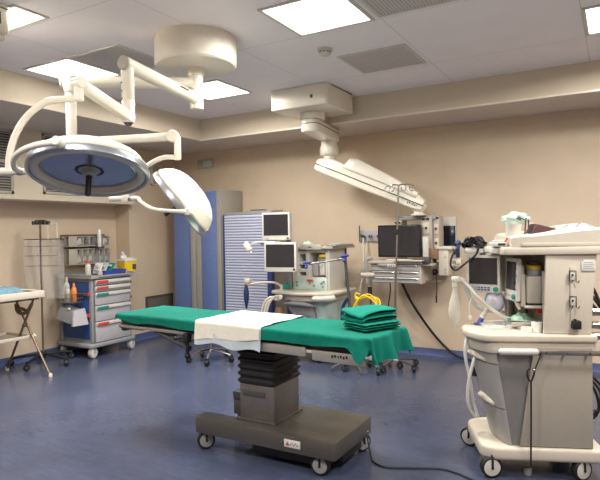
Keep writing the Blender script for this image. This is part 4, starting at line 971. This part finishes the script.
# breathing circuit
Q = thing('breathing_circuit', 'cream breathing bag with pale hoses in front of the patient monitor', 'breathing bag', (-.84, 3.46, 0), RZ)
mb = MB(); mb.lathe([(.012, .865), (.026, .90), (.042, .94), (.047, .985), (.040, 1.04), (.026, 1.09), (.016, 1.13), (.017, 1.165)], 20, Matrix.Translation((.01, .40, 0)) @ Matrix.Scale(.7, 4, (0, 1, 0))); mb.build('reservoir_bag', 'bagrub', Q)
mb = MB(); mb.cyl((.01, .40, 1.155), (.01, .40, 1.20), .020, n=16).box((.017, .40, 1.205), (.06, .05, .04), .012).cyl((.04, .4, 1.205), (.075, .39, 1.19), .018, n=14); mb.build('bag_mount', 'white', Q)
mb = MB(); mb.tube([(.06, .39, 1.198), (.10, .36, 1.155), (.150, .32, 1.09), (.235, .29, 1.01), (.315, .28, .955), (.40, .28, .935)], [.011, .0125, .0125, .013, .017, .02], 12, 6); mb.build('bag_arm', 'white', Q)
mb = MB(); mb.tube([(.06, .41, 1.19), (.085, .42, 1.15), (.116, .43, 1.068), (.162, .43, 1.013), (.22, .42, .99), (.29, .41, .985), (.34, .40, .965)], .017, 10, 10, corr=.16); mb.build('corrugated_hose', 'milky', Q)
mb = MB(); mb.tube([(.125, .38, 1.09), (.10, .37, 1.034), (.105, .37, .94)], .004, 6).box((.105, .37, .945), (.022, .015, .03), .005); mb.build('sampling_line', 'milky', Q)
Q = thing('face_mask', 'clear bluish breathing mask with a blue connector below the patient monitor', 'breathing mask', (-.84, 3.46, 0), RZ)
FM = frame((.268, .385, 1.058), (.35, .9, -.1), (0, 0, 1))
mb = MB(); mb.lathe([(.062, .01), (.060, -.01), (.052, -.035), (.035, -.055), (.014, -.062)][::-1], 28, FM @ Matrix.Scale(1.25, 4, (1, 0, 0)), cap=False); mb.build('mask_shell', 'mask', Q)
mb = MB(); mb.tube([FM @ V((.074 * cos(a), .060 * sin(a), .012)) for a in [i * pi / 8 for i in range(16)]], .007, 10, 3, closed=True); mb.build('cushion', 'cufflue', Q)
mb = MB(); mb.cyl((.215, .36, 1.01), (.19, .35, .965), .016, n=14).cyl((.19, .35, .965), (.178, .35, .945), .018, n=14); mb.m(1).cyl((.178, .35, .946), (.160, .345, .912), .017, n=14).box((.150, .345, .908), (.05, .03, .016), .005); mb.build('connector', ['white', 'bluek'], Q)
for k, pts in enumerate(([(.075, .24, .86), (.045, .20, .80), (.045, .2, .70), (.075, .22, .55), (.10, .25, .40), (.13, .27, .30)], [(.135, .22, .80), (.10, .18, .72), (.06, .18, .56), (.055, .2, .42), (.09, .24, .33), (.13, .27, .295)])):
    mb = MB(); mb.tube(pts, .0105, 8, 6); ob = mb.build('drain_tube', 'milky', B)
mb = MB(); mb.tube([(.12, .28, .74), (.115, .27, .68), (.112, .27, .64)], .006, 6); mb.cyl((.112, .27, .645), (.112, .27, .57), .019, n=14, bev=.004); mb.build('suction_connector', 'black', B)
# loose things on the machine
def on_machine(name, label, cat, pos, rz=0., grp=None):
    p = chain(B) @ V(pos); return thing(name, label, cat, p, RZ + rz, grp)
t = on_machine('mask_package', 'pale green plastic packet lying on the papers on the machine worktop', 'packet', (.415, .30, .94))
mb = MB(); mb.surf(lambda a, b: ((a - .5) * .17, (b - .5) * .14, .004 + .045 * max(0, 1 - ((a - .55) ** 2 + (b - .5) ** 2) * 4.5) * (.7 + .9 * abs(noise.noise(V((a * 7, b * 7, 1)))))), 24, 20, .002, M=Matrix.Rotation(.08, 4, 'Y')); mb.build('film', 'mintfilm', t, ang=80)
mb = MB(); mb.bb(-.09, -.07, -.06, .05, .0, .02, .004); mb.build('strip', 'teal', t)
t = on_machine('paper_stack', 'stack of cream papers under the green packet on the machine worktop', 'papers', (.44, .28, .90))
mb = MB()
for k, (w, d, rz_) in enumerate(((.15, .16, .1), (.17, .17, -.12), (.20, .16, .22), (.19, .18, -.05))): mb.box((.0, .0, .005 + k * .0095), (w, d, .009), .002, Matrix.Rotation(rz_, 4, 'Z'))
mb.build('papers', 'ivory', t)
for (u_, v_, r_, h_, lb) in ((.465, .10, .032, .062, 'white paper roll standing at the foot of the machine tower'), (.40, .09, .033, .03, 'low white tape roll left of the taller roll on the worktop')):
    t = on_machine('tape_roll', lb, 'roll', (u_, v_, .899))
    mb = MB(); mb.lathe([(.012, 0), (r_, 0), (r_, h_), (.012, h_)], 24); mb.build('roll', 'paper', t)
    mb = MB(); mb.lathe([(.008, h_ * .2), (.0125, h_ * .2), (.0125, h_ + .0005), (.008, h_ + .0005)], 16); mb.build('core', 'brown', t)
t = on_machine('plastic_tray', 'shallow clear plastic tray on the front of the machine worktop', 'tray', (.245, .22, .899), .2)
mb = MB(); mb.loft([[(x, y, z) for x, y in rpoly([(-.09 * k, -.07 * k), (.09 * k, -.07 * k), (.09 * k, .07 * k), (-.09 * k, .07 * k)], .02)] for k, z in ((.85, .002), (.98, .024), (1.05, .026), (1.04, .027), (.96, .024), (.83, .005))]); mb.build('shell', 'clear', t)
mb = MB(); mb.tube([(-.05, -.02, .010), (0, .03, .012), (.05, -.01, .012), (.0, -.04, .012)], .004, 6, 6, closed=True); mb.build('tubing', 'milky', t)
t = on_machine('crumpled_bag', 'crumpled clear green-tinted bag with dark clips on top of the right machine', 'plastic bag', (.40, .27, 1.555))
def crump(a, b):
    th, ph = a * 2 * pi, (b - .5) * pi
    r = 1 + .35 * noise.noise(V((cos(th) * 2 * cos(ph), sin(th) * 2 * cos(ph), sin(ph) * 2.4)))
    return (.085 * r * cos(th) * cos(ph), .07 * r * sin(th) * cos(ph), .045 * r * sin(ph))
mb = MB(); mb.surf(crump, 36, 20, 0, M=Matrix.Translation((-.01, 0, .055))); mb.build('film', 'greenclear', t, ang=80)
mb = MB()
for a, b in (((-.02, -.075, .07), (.02, -.078, .05)), ((.0, -.08, .05), (-.03, -.08, .06)), ((.03, -.08, .06), (.02, -.08, -.06)), ((.045, -.08, .05), (.045, -.08, -.06))): mb.cyl(a, b, .005, n=6)
mb.build('clip', 'dgrey', t)
t = on_machine('white_jug', 'white plastic jug under the crumpled bag on the right machine', 'jug', (.345, .16, 1.435))
mb = MB(); mb.lathe([(.034, 0), (.044, .003), (.048, .135), (.050, .14), (.045, .14), (.040, .006)], 28); mb.build('body', 'white', t)
t = on_machine('binder', 'dark maroon binder leaning on top of the right machine', 'binder', (.52, .22, 1.515), .15)
mb = MB(); mb.prism([(-.075, 0), (.085, 0), (.085, .03), (-.04, .062)], -.05, .05, .006, M=XZ); mb.build('cover', 'maroon', t)
t = on_machine('pink_pack', 'small pink packet behind the maroon binder', 'packet', (.50, .33, 1.53), .3)
mb = MB(); mb.prism(rpoly([(-.045, 0), (.03, 0), (.02, .05), (-.02, .058)], .015), -.012, .012, .005, M=XZ); mb.build('pack', 'pink', t)
t = on_machine('white_module', 'white module with a black label slot at the front of the machine top', 'module', (.262, .15, 1.436))
mb = MB(); mb.bb(-.06, .03, -.07, .08, 0, .028, .008).bb(-.04, .02, -.03, .06, .028, .04, .006); mb.m(1).bb(-.03, .015, -.073, -.068, .008, .022, .002).m(2).cyl((.015, -.055, .028), (.03, -.055, .055), .006, n=8); mb.build('case', ['white', 'black', 'red'], t)
t = on_machine('cable_bundle', 'bundle of glossy black cuff and cables on the white rail left of the machine', 'cables', (.145, .42, 1.424))
mb = MB()
for k in range(7):
    a = k * .5
    mb.tube([(.075 * cos(q * pi / 6 + a) * (1 - .05 * k), .05 * sin(q * pi / 6 + a), .014 + .007 * k + .010 * sin(q * pi / 3 + k)) for q in range(12)], .011, 8, 3, closed=True)
mb.build('coil', 'blackgloss', t)
mb = MB(); mb.surf(lambda a, b: (-.07 + .15 * a, -.05 + .10 * b, .030 + .035 * sin(pi * a) * (.6 + .4 * sin(pi * b)) + .01 * noise.noise(V((a * 6, b * 6, 2)))), 16, 10, .006); mb.build('cuff', 'blackgloss', t)
mb = MB(); mb.tube([(-.075, 0, .03), (-.12, -.03, .0), (-.155, -.04, -.06), (-.165, -.04, -.12), (-.13, -.04, -.155), (-.06, -.05, -.10), (.0, -.05, -.05), (.02, -.04, -.01)], .007, 8, 6); mb.m(1).cyl((-.10, .0, .04), (-.13, -.02, .02), .016, n=10).bb(-.125, -.10, -.03, .0, -.07, .02, .004); mb.build('lead', ['black', 'navybag'], t)
mb = MB(); mb.tube([(.18, .04, .015), (.20, .02, .055), (.26, .0, .08), (.31, -.02, .07)], .005, 6).tube([(.17, .04, .02), (.19, .02, .035), (.25, .0, .05)], .004, 6); mb.m(1).tube([(.185, .04, .02), (.195, .0, -.0), (.215, -.03, -.02)], .006, 6); mb.build('white_lead', ['white', 'black'], t, label='pale looping leads')

# ------------------------------------------------------------------ drawer trolley by the left wall
Tt = thing('drawer_trolley', 'grey drawer trolley with coloured labels and blue side by the left wall', 'trolley', (-6.05, 5.0, 0))
x0, x1, y0, y1 = -6.36, -5.735, 4.68, 5.33
mb = MB(Tt); mb.prism(rpoly([(x0 - .03, y0 - .05), (x1 + .03, y0 - .05), (x1 + .03, y1 + .06), (x0 - .03, y1 + .06)], .06), .13, .185, .015, seg=3); mb.build('base', 'cool', Tt)
for x, y, a in ((x1 - .02, y0 + .02, radians(10)), (x1 - .02, y1 - .0, radians(15)), (x0 + .05, y0 + .02, radians(30)), (x0 + .05, y1 - .0, radians(5))): caster(Tt, x, y, .07, .045, a, .14, 'white', 'grey', 'cool', hk=.85)
mb = MB(Tt)
mb.bb(x0, x0 + .05, y0, y0 + .04, .185, 1.0, .012).bb(x1 - .055, x1, y0, y0 + .045, .185, 1.0, .015).bb(x1 - .04, x1, y1 - .03, y1, .185, 1.0, .01).bb(x0, x0 + .05, y1 - .03, y1, .185, 1.0, .01)
mb.bb(x0 + .02, x1 - .02, y0 + .03, y1 - .01, .185, 1.0); mb.build('frame', 'cool', Tt)
mb = MB(Tt); mb.bb(x0 + .06, x1 - .065, y0 + .018, y0 + .032, .23, .96, .004); mb.build('side_panel', 'bluepanel', Tt)
for z in (.81, .545):
    mb = MB(Tt); mb.bb(x0 + .03, x1 - .05, y0 - .018, y0 + .002, z - .016, z + .016, .004); mb.m(1).bb(x1 - .055, x1 - .02, y0 - .022, y0 + .004, z - .024, z + .024, .006); mb.build('side_rail', ['steel', 'red'], Tt)
mb = MB(Tt)
mb.prism(rpoly([(x0 - .02, y0 - .03), (x1 + .035, y0 - .03), (x1 + .035, y1 + .03), (x0 - .02, y1 + .03)], .04), 1.0, 1.035, .01)
for a in ((x0 - .02, x1 + .035, y0 - .03, y0 - .015), (x0 - .02, x1 + .035, y1 + .015, y1 + .03), (x0 - .02, x0 - .005, y0 - .03, y1 + .03)): mb.bb(*a, 1.03, 1.06, .005)
mb.bb(x1 - .02, x1 + .05, y0 + .1, y1 - .05, 1.02, 1.04, .008); mb.build('top', 'grey', Tt)
zs = [(.915, .985, 'red'), (.835, .905, 'red'), (.665, .825, 'teal'), (.46, .655, 'teal'), (.195, .45, 'red')]
for a, b, c in zs:
    mb = MB(Tt); mb.bb(x1 - .01, x1 + .014, y0 + .05, y1 - .035, a, b, .006); dr = mb.build('drawer', 'lilac', Tt)
    mb = MB(Tt); mb.bb(x1 + .012, x1 + .036, y0 + .055, y1 - .035, b - .045, b - .006, .008); mb.build('handle_strip', 'white', dr)
    mb = MB(Tt); mb.bb(x1 + .034, x1 + .039, y0 + .06, y0 + .24, b - .042, b - .009, .001); mb.build('colour_tag', c, dr, label={'red': 'red drawer tag', 'teal': 'green drawer tag'}[c])
mb = MB(Tt); mb.prism(rpoly([(x1 - .22, y1 + .03), (x1 + .1, y1 + .03), (x1 + .1, y1 + .22), (x1 - .22, y1 + .22)], .03), 1.02, 1.035, .004); mb.build('pull_out_shelf', 'smoky', Tt)
for z in (.42, .7, .9):
    mb = MB(Tt); mb.bb(x1 - .03, x1 + .005, y1 - .012, y1 + .012, z, z + .03, .006); mb.build('latch', 'dgrey', Tt)
mb = MB(Tt); xb = x0 + .04
mb.cyl((xb, y0 + .02, 1.03), (xb, y0 + .02, 1.56), .013, n=12).cyl((xb, y1 - .1, 1.03), (xb, y1 - .1, 1.2), .013, n=12).cyl((xb, y0 + .02, 1.555), (xb, y1 + .07, 1.555), .012, n=12).cyl((xb, y0 + .02, 1.39), (xb, y1 + .07, 1.385), .01, n=12)
for z in (1.27, 1.42): mb.sph((xb + .01, y0 + .02, z), .022)
mb.build('bin_rack', 'bronzeleg', Tt)
def tilt_bins(z0, z1, n, ya, yb, label):
    t = thing('tilt_bin_row', label, 'storage bins', (xb, (ya + yb) / 2, z0), 0, 'clear tilt bins on the trolley rack')
    mb = MB(t); mb.bb(xb + .012, xb + .03, ya, yb, z0, z1, .003).bb(xb + .012, xb + .11, ya, yb, z0, z0 + .012, .003).bb(xb + .012, xb + .11, ya, yb, z1 - .01, z1, .003)
    for i in range(n + 1):
        y = ya + .13 + (yb - ya - .13) * i / n; mb.bb(xb + .012, xb + .105, y - .004, y + .004, z0, z1, .002)
    mb.bb(xb + .1, xb + .112, ya, ya + .13, z0, z1, .003); mb.build('case', 'warm', t)
    cols = ['paper', 'black', 'navy', 'film', 'paper', 'clear', 'film']
    for i in range(n):
        ya_, yb_ = ya + .13 + (yb - ya - .13) * i / n + .008, ya + .13 + (yb - ya - .13) * (i + 1) / n - .008
        mb = MB(t); mb.loft([[(xb + .10, ya_, z0 + .014), (xb + .104, ya_, z0 + .014), (xb + .104, yb_, z0 + .014), (xb + .10, yb_, z0 + .014)], [(xb + .14, ya_, z1 - .014), (xb + .144, ya_, z1 - .014), (xb + .144, yb_, z1 - .014), (xb + .14, yb_, z1 - .014)]]); b = mb.build('bin_front', 'bin', t)
        mb = MB(t)
        for q in range(3): mb.box((xb + .065, ya_ + (yb_ - ya_) * (.25 + .25 * q), z0 + .05 + .012 * q), (.035, (yb_ - ya_) * .3, .06 + .015 * ((i + q) % 3)), .006, rot=Matrix.Rotation(.25 * (q - 1), 3, 'X'))
        mb.build('contents', cols[(i + (2 if n > 5 else 0)) % 7] if n < 6 else cols[[0, 3, 4, 5, 3, 6][i % 6]], b)
tilt_bins(1.405, 1.545, 5, y0 + .05, y1 + .06, 'upper row of small tilt bins with blue and black contents on the trolley')
tilt_bins(1.165, 1.375, 6, y0 + .05, y1 + .07, 'lower row of larger tilt bins with pale packets on the trolley')
t = thing('upright_tube', 'rounded clear tube standing upright in front of the upper tilt bins', 'tube', (xb + .17, y1 - .16, 1.40))
mb = MB(t); mb.lathe([(.022, 1.39), (.026, 1.40), (.028, 1.60), (.018, 1.63), (.005, 1.64)], 16, Matrix.Translation((xb + .17, y1 - .16, 0))); mb.build('shell', 'milky', t)
mb = MB(t); mb.bb(xb + .10, xb + .19, y1 - .19, y1 - .13, 1.375, 1.40, .005); mb.build('holder', 'dgrey', t)
# things on and beside the trolley
def bottle(name, label, cat, x, y, z, r, h, body, cap=None, nozzle=False):
    t = thing(name, label, cat, (x, y, z))
    mb = MB(); mb.lathe([(r * .9, 0), (r, .005), (r, h * .62), (r * .8, h * .72), (r * .42, h * .78), (r * .4, h * .84)], 24); mb.build('body', body, t)
    mb = MB(); mb.lathe([(r * .45, h * .8), (r * .45, h * .92), (r * .2, h)], 16)
    if nozzle: mb.tube([(0, 0, h * .95), (-.012, -.02, h * 1.0), (-.02, -.05, h * .93)], .009, 8)
    mb.build('cap', cap or body, t); return t
bottle('spray_bottle', 'white bottle with a red spray top standing on the trolley', 'bottle', -5.86, 4.74, 1.035, .036, .20, 'white', 'red', True)
t = thing('small_jar', 'small low white jar on the trolley right of the spray bottle', 'jar', (-5.86, 4.93, 1.035)); mb = MB(); mb.lathe([(.033, 0), (.035, .004), (.035, .045)], 20); mb.build('body', 'ivory', t); mb = MB(); mb.lathe([(.037, .045), (.037, .058), (.03, .062)], 20); mb.build('lid', 'white', t)
t = thing('instrument_tray', 'blue plastic tray with packets on the trolley top', 'tray', (-5.92, 5.12, 1.035))
mb = MB(); mb.loft([[(x, y, z) for x, y in rpoly([(-.15 * k, -.19 * k), (.15 * k, -.19 * k), (.15 * k, .19 * k), (-.15 * k, .19 * k)], .03)] for k, z in ((.92, 0), (1.0, .05), (1.03, .052), (1.02, .056), (.97, .05), (.90, .008))]); mb.build('shell', 'bluetray', t)
for k, (x, y, c, rx, lb) in enumerate(((-5.93, 5.00, 'paper', .5, 'white packet leaning at the left end of the blue tray'), (-5.92, 5.08, 'film', .7, 'bluish packet second from the left in the blue tray'), (-5.90, 5.17, 'teal', .95, 'green packet leaning at the right end of the blue tray'), (-5.95, 5.21, 'paper', 1.0, 'white packet behind the green packet in the blue tray'))):
    mb = MB(); mb.box((0, 0, .075), (.14, .012, .15), .003, rot=Matrix.Rotation(-rx * .75, 3, 'X')); mb.m(1).box((0, -.004, .1), (.08, .008, .03), .002, rot=Matrix.Rotation(-rx * .75, 3, 'X'))
    o = mb.build('sterile_packet', [c, 'label']); o.location = (x, y - .05, 1.045); tag(o, lb, 'packet', 'packets in the blue tray')
t = thing('sharps_container', 'yellow sharps container with clear lid on the trolley', 'sharps bin', (-5.90, 5.42, 1.037))
mb = MB(); mb.loft([[(x, y, z) for x, y in rpoly([(-.09 * k, -.105 * k), (.09 * k, -.105 * k), (.09 * k, .105 * k), (-.09 * k, .105 * k)], .03)] for k, z in ((.88, 0), (1., .15))]); bd = mb.build('body', 'yellow', t)
mb = MB(); mb.bb(.082, .09, .02, .085, .04, .11, .002); mb.build('label', 'dgrey', bd)
mb = MB(); mb.prism(rpoly([(-.095, -.11), (.095, -.11), (.095, .11), (-.095, .11)], .035), .15, .18, .01).prism(rpoly([(-.07, -.08), (.07, -.08), (.07, .08), (-.07, .08)], .035), .18, .20, .01); mb.build('lid', 'milky', t)
mb = MB(); mb.lathe([(.035, 0), (.04, .006), (.036, .012)], 20, frame((-.01, -.05, .21), (.35, -.25, .4))); mb.tube([(-.01, -.03, .195), (-.015, -.05, .245), (-.01, -.07, .275)], .018, 8); mb.build('flap', 'milky', t)
# wire basket with bottles, and sloping box on the trolley side
t = thing('wire_basket', 'wire basket hung on the side rail of the trolley', 'basket', (-6.02, 4.58, .72))
mb = MB(t)
for z in (.715, .765, .82): mb.tube([(-6.15, 4.655, z), (-6.15, 4.51, z), (-5.87, 4.51, z), (-5.87, 4.655, z)], .004, 6, spline=False, closed=True)
for i in range(12): mb.cyl((-6.15 + .28 * i / 11, 4.51, .715), (-6.15 + .28 * i / 11, 4.51, .82), .0022, n=5)
for i in range(6):
    for x in (-6.15, -5.87): mb.cyl((x, 4.51 + .145 * i / 5, .715), (x, 4.51 + .145 * i / 5, .82), .0022, n=5)
for i in range(8): mb.cyl((-6.15, 4.52 + .018 * i, .715), (-5.87, 4.52 + .018 * i, .715), .0022, n=5)
mb.build('wire_frame', 'steel', t)
bottle('white_bottle', 'tallest white bottle in the wire basket', 'bottle', -6.10, 4.60, .72, .038, .31, 'white')
bottle('white_bottle', 'short white bottle between the tall and orange bottles in the basket', 'bottle', -6.02, 4.56, .72, .034, .21, 'white')
bottle('orange_bottle', 'orange bottle at the right end of the wire basket', 'bottle', -5.935, 4.58, .72, .034, .24, 'orange')
t = thing('sloping_box', 'grey sloping lidded box on the trolley side below the basket', 'box', (-5.95, 4.53, .56))
mb = MB(t)
mb.loft([[(-6.14 + d, 4.66, .50 - .05 * k), (-6.14 + d, 4.66, .665 - .05 * k), (-6.14 + d, 4.52, .65 - .05 * k), (-6.14 + d, 4.47, .51 - .05 * k)] for d, k in ((0, 0), (.27, 1))]); mb.build('body', 'cool', t)
mb = MB(t); mb.loft([[(-5.87 + e + (.06 if z < .5 else 0), y, z) for y, z in ((4.665, .635), (4.50, .62), (4.44, .44), (4.665, .435))] for e in (0, .03)]); mb.build('end_cap', 'lilac', t)
mb = MB(t); mb.cyl((-5.97, 4.51, .635), (-5.93, 4.505, .645), .014, n=10); mb.build('catch', 'white', t)

# ------------------------------------------------------------------ stand with hooks and clear pouches
S = thing('catheter_stand', 'thin wheeled stand with rows of hooks and clear pouches by the left wall', 'stand', (-6.05, 4.22, 0))
sx, sy = -6.08, 4.235
mb = MB(S); mb.cyl((sx, sy, .1), (sx, sy, 1.72), .012, n=14); mb.build('pole', 'bronzeleg', S)
mb = MB(S)
for k in range(5):
    a = radians(8 + k * 72); mb.tube([(sx, sy, .12), (sx + .18 * cos(a), sy + .18 * sin(a), .11), (sx + .36 * cos(a), sy + .36 * sin(a), .085)], .017, 8, 4)
mb.cyl((sx, sy, .07), (sx, sy, .15), .032, n=16, bev=.004); mb.build('star_base', 'black', S)
for k in range(5):
    a = radians(8 + k * 72); caster(S, sx + .36 * cos(a), sy + .36 * sin(a), .036, .04, a + 1.0, .09, 'dgrey')
ux, uy = .866, .5
mb = MB(S)
for i in range(5): mb.box((sx + (-.08 + .045 * i) * ux, sy + (-.08 + .045 * i) * uy, 1.715), (.035, .035, .045), .006)
mb.bb(sx - .09, sx + .10, sy - .012, sy + .012, 1.735, 1.75, .003); mb.build('top_clip_bar', 'dgrey', S)
mb = MB(S)
for q in (.09, .20):
    mb.cyl((sx + q * ux, sy + q * uy, 1.70), (sx + q * ux, sy + q * uy, 1.5), .006, n=8)
mb.cyl((sx + .09 * ux, sy + .09 * uy, 1.70), (sx + .20 * ux, sy + .20 * uy, 1.70), .006, n=8); mb.build('wire_frame', 'cream', S)
for z, w0, w1 in ((1.515, -.19, .29), (1.43, -.18, .22), (1.315, -.18, .2), (1.19, -.18, .24)):
    mb = MB(S); mb.cyl((sx + w0 * ux, sy + w0 * uy, z), (sx + w1 * ux, sy + w1 * uy, z), .005 if z > 1.5 else .003, n=6)
    n = 12
    for i in range(n + 1):
        w = w0 + (w1 - w0) * i / n; p = V((sx + w * ux, sy + w * uy, z)); f = V((.5, -.866, 0))
        mb.tube([p, p + f * .02 - V((0, 0, .004)), p + f * .028 + V((0, 0, .010))], .0036, 5, 3)
    mb.build('hook_rail', 'dgrey', S)
for w0, w1, z0, z1 in ((-.19, .0, .92, 1.50), (.02, .29, .80, 1.50)):
    mb = MB(S); f = V((.5, -.866, 0)) * .03
    def sheet(a, b, w0=w0, w1=w1, z0=z0, z1=z1):
        w = w0 + (w1 - w0) * a; d = .012 * sin(a * 9 + b * 3)
        return (sx + w * ux + .5 * (.03 + d), sy + w * uy - .866 * (.03 + d), z0 + (z1 - z0) * b)
    mb.surf(sheet, 20, 12, .0015); mb.build('clear_pouch', 'smoky', S, ang=80)
# ------------------------------------------------------------------ folding instrument table
I = thing('folding_table', 'cream instrument table on crossed folding legs at the left edge', 'table', (-5.87, 3.35, 0))
tx0, tx1, ty0, ty1 = -6.25, -5.545, 2.75, 3.90
mb = MB(I); mb.bb(tx0, tx1, ty0, ty1, .875, .89, .004)
for a in ((tx0, tx1, ty0, ty0 + .02), (tx0, tx1, ty1 - .02, ty1), (tx0, tx0 + .02, ty0, ty1), (tx1 - .02, tx1, ty0, ty1)): mb.bb(*a, .875, .95, .006)
mb.build('tray_top', 'ivory', I)
mb = MB(I)
mb.bb(tx0 + .06, tx0 + .085, ty0 + .05, ty1 - .03, .85, .876, .005).bb(tx1 - .085, tx1 - .06, ty0 + .05, ty1 - .03, .85, .876, .005); mb.build('under_rail', 'bronzeleg', I)
for yy in (3.86, 2.9):
    for a, b in (((-5.425, yy, .012), (-6.0, yy, .80)), ((-6.17, yy - .03, .012), (-5.68, yy - .03, .80))):
        mb = MB(I); mb.tube([a, tuple((V(a) + V(b)) / 2), b, (b[0] + (.0 if b[0] < -5.8 else .02), b[1], .862)], .0135, 10, 4); mb.m(1).lathe([(.016, -.012), (.02, -.01), (.02, .02), (.014, .03)], 12, Matrix.Translation(a)); mb.build('leg', ['bronzeleg', 'ivory'], I)
mb = MB(I); mb.tube([(-5.99, 3.845, .78), (-5.96, 3.835, .71), (-5.89, 3.83, .68), (-5.80, 3.83, .69), (-5.735, 3.835, .74), (-5.70, 3.845, .80)], .02, 8, 5).tube([(-5.93, 3.83, .70), (-5.88, 3.83, .735), (-5.80, 3.83, .72)], .018, 8).cyl((-5.835, 3.82, .545), (-5.835, 3.87, .545), .02, n=14); mb.build('folding_bracket', 'bronzeleg', I)
mb = MB(I); mb.bb(-6.22, -5.76, 2.8, 3.87, .40, .41, .003)
for a in ((-6.22, -5.76, 2.8, 2.815), (-6.22, -5.76, 3.855, 3.87), (-6.22, -6.205, 2.8, 3.87), (-5.775, -5.76, 2.8, 3.87)): mb.bb(*a, .40, .44, .005)
mb.build('lower_shelf', 'ivory', I)
mb = MB(I); mb.cyl((-5.74, 3.875, .425), (-5.72, 3.885, .44), .02, n=12); mb.build('end_cap', 'white', I)
mb = MB()
mb.surf(lambda a, b: ((a - .5) * .44, (b - .5) * .62, .012 + .065 * min(1, 6 * min(a, 1 - a, b, 1 - b)) + .034 * noise.noise(V((a * 5, b * 6, 4))) + .006 * noise.noise(V((a * 15, b * 17, 8)))), 40, 50, .006)
o = mb.build('blue_cloth', 'paleblue', ang=80); o.location = (-5.86, 3.44, .922); tag(o, 'crumpled pale blue cloth lying in the folding table tray', 'cloth')
mb = MB(); mb.loft([[(x, y, z) for x, y in ((-.10, 0), (.10, 0), (.10, .12), (-.10, .12))] for z in (0, .004)], M=Matrix.Rotation(-.42, 4, 'X')); mb.m(1).bb(-.1, .1, .0, .01, .0, .006)
o = mb.build('paper_sheet', ['paper', 'paper']); o.location = (-5.72, 3.775, .955); o.rotation_euler = (.25, 0, .15); tag(o, 'folded white paper at the end of the tray beside the blue cloth', 'paper')

# ------------------------------------------------------------------ world, camera, view
w = bpy.data.worlds.new('World'); SC.world = w; w.use_nodes = True
w.node_tree.nodes['Background'].inputs[0].default_value = (.9, .9, 1, 1); w.node_tree.nodes['Background'].inputs[1].default_value = .05
cam = bpy.data.cameras.new('Camera'); co = bpy.data.objects.new('Camera', cam); COL.objects.link(co); SC.camera = co
yaw, pit, rol, fpx = 5.23121132e-01, 1.44902234e-02, -1.70357548e-02, 552.1
cam.sensor_width = 36; cam.sensor_fit = 'HORIZONTAL'; cam.lens = fpx / 600 * 36; cam.clip_start = .05
r0 = V((cos(yaw), sin(yaw), 0)); F0 = V((-sin(yaw), cos(yaw), 0)); u0 = V((0, 0, 1))
F1 = F0 * cos(pit) - u0 * sin(pit); u1 = u0 * cos(pit) + F0 * sin(pit)
r2 = r0 * cos(rol) + u1 * sin(rol); u2 = u1 * cos(rol) - r0 * sin(rol)
co.matrix_world = Matrix(((r2.x, u2.x, -F1.x, 0), (r2.y, u2.y, -F1.y, 0), (r2.z, u2.z, -F1.z, 1.55), (0, 0, 0, 1)))
SC.view_settings.view_transform = 'Standard'; SC.view_settings.look = 'None'
SC.view_settings.gamma = 1; SC.view_settings.use_curve_mapping = False
SC.view_settings.exposure = 2.08
SC.cycles.max_bounces = 10; SC.cycles.diffuse_bounces = 8; SC.cycles.transparent_max_bounces = 12
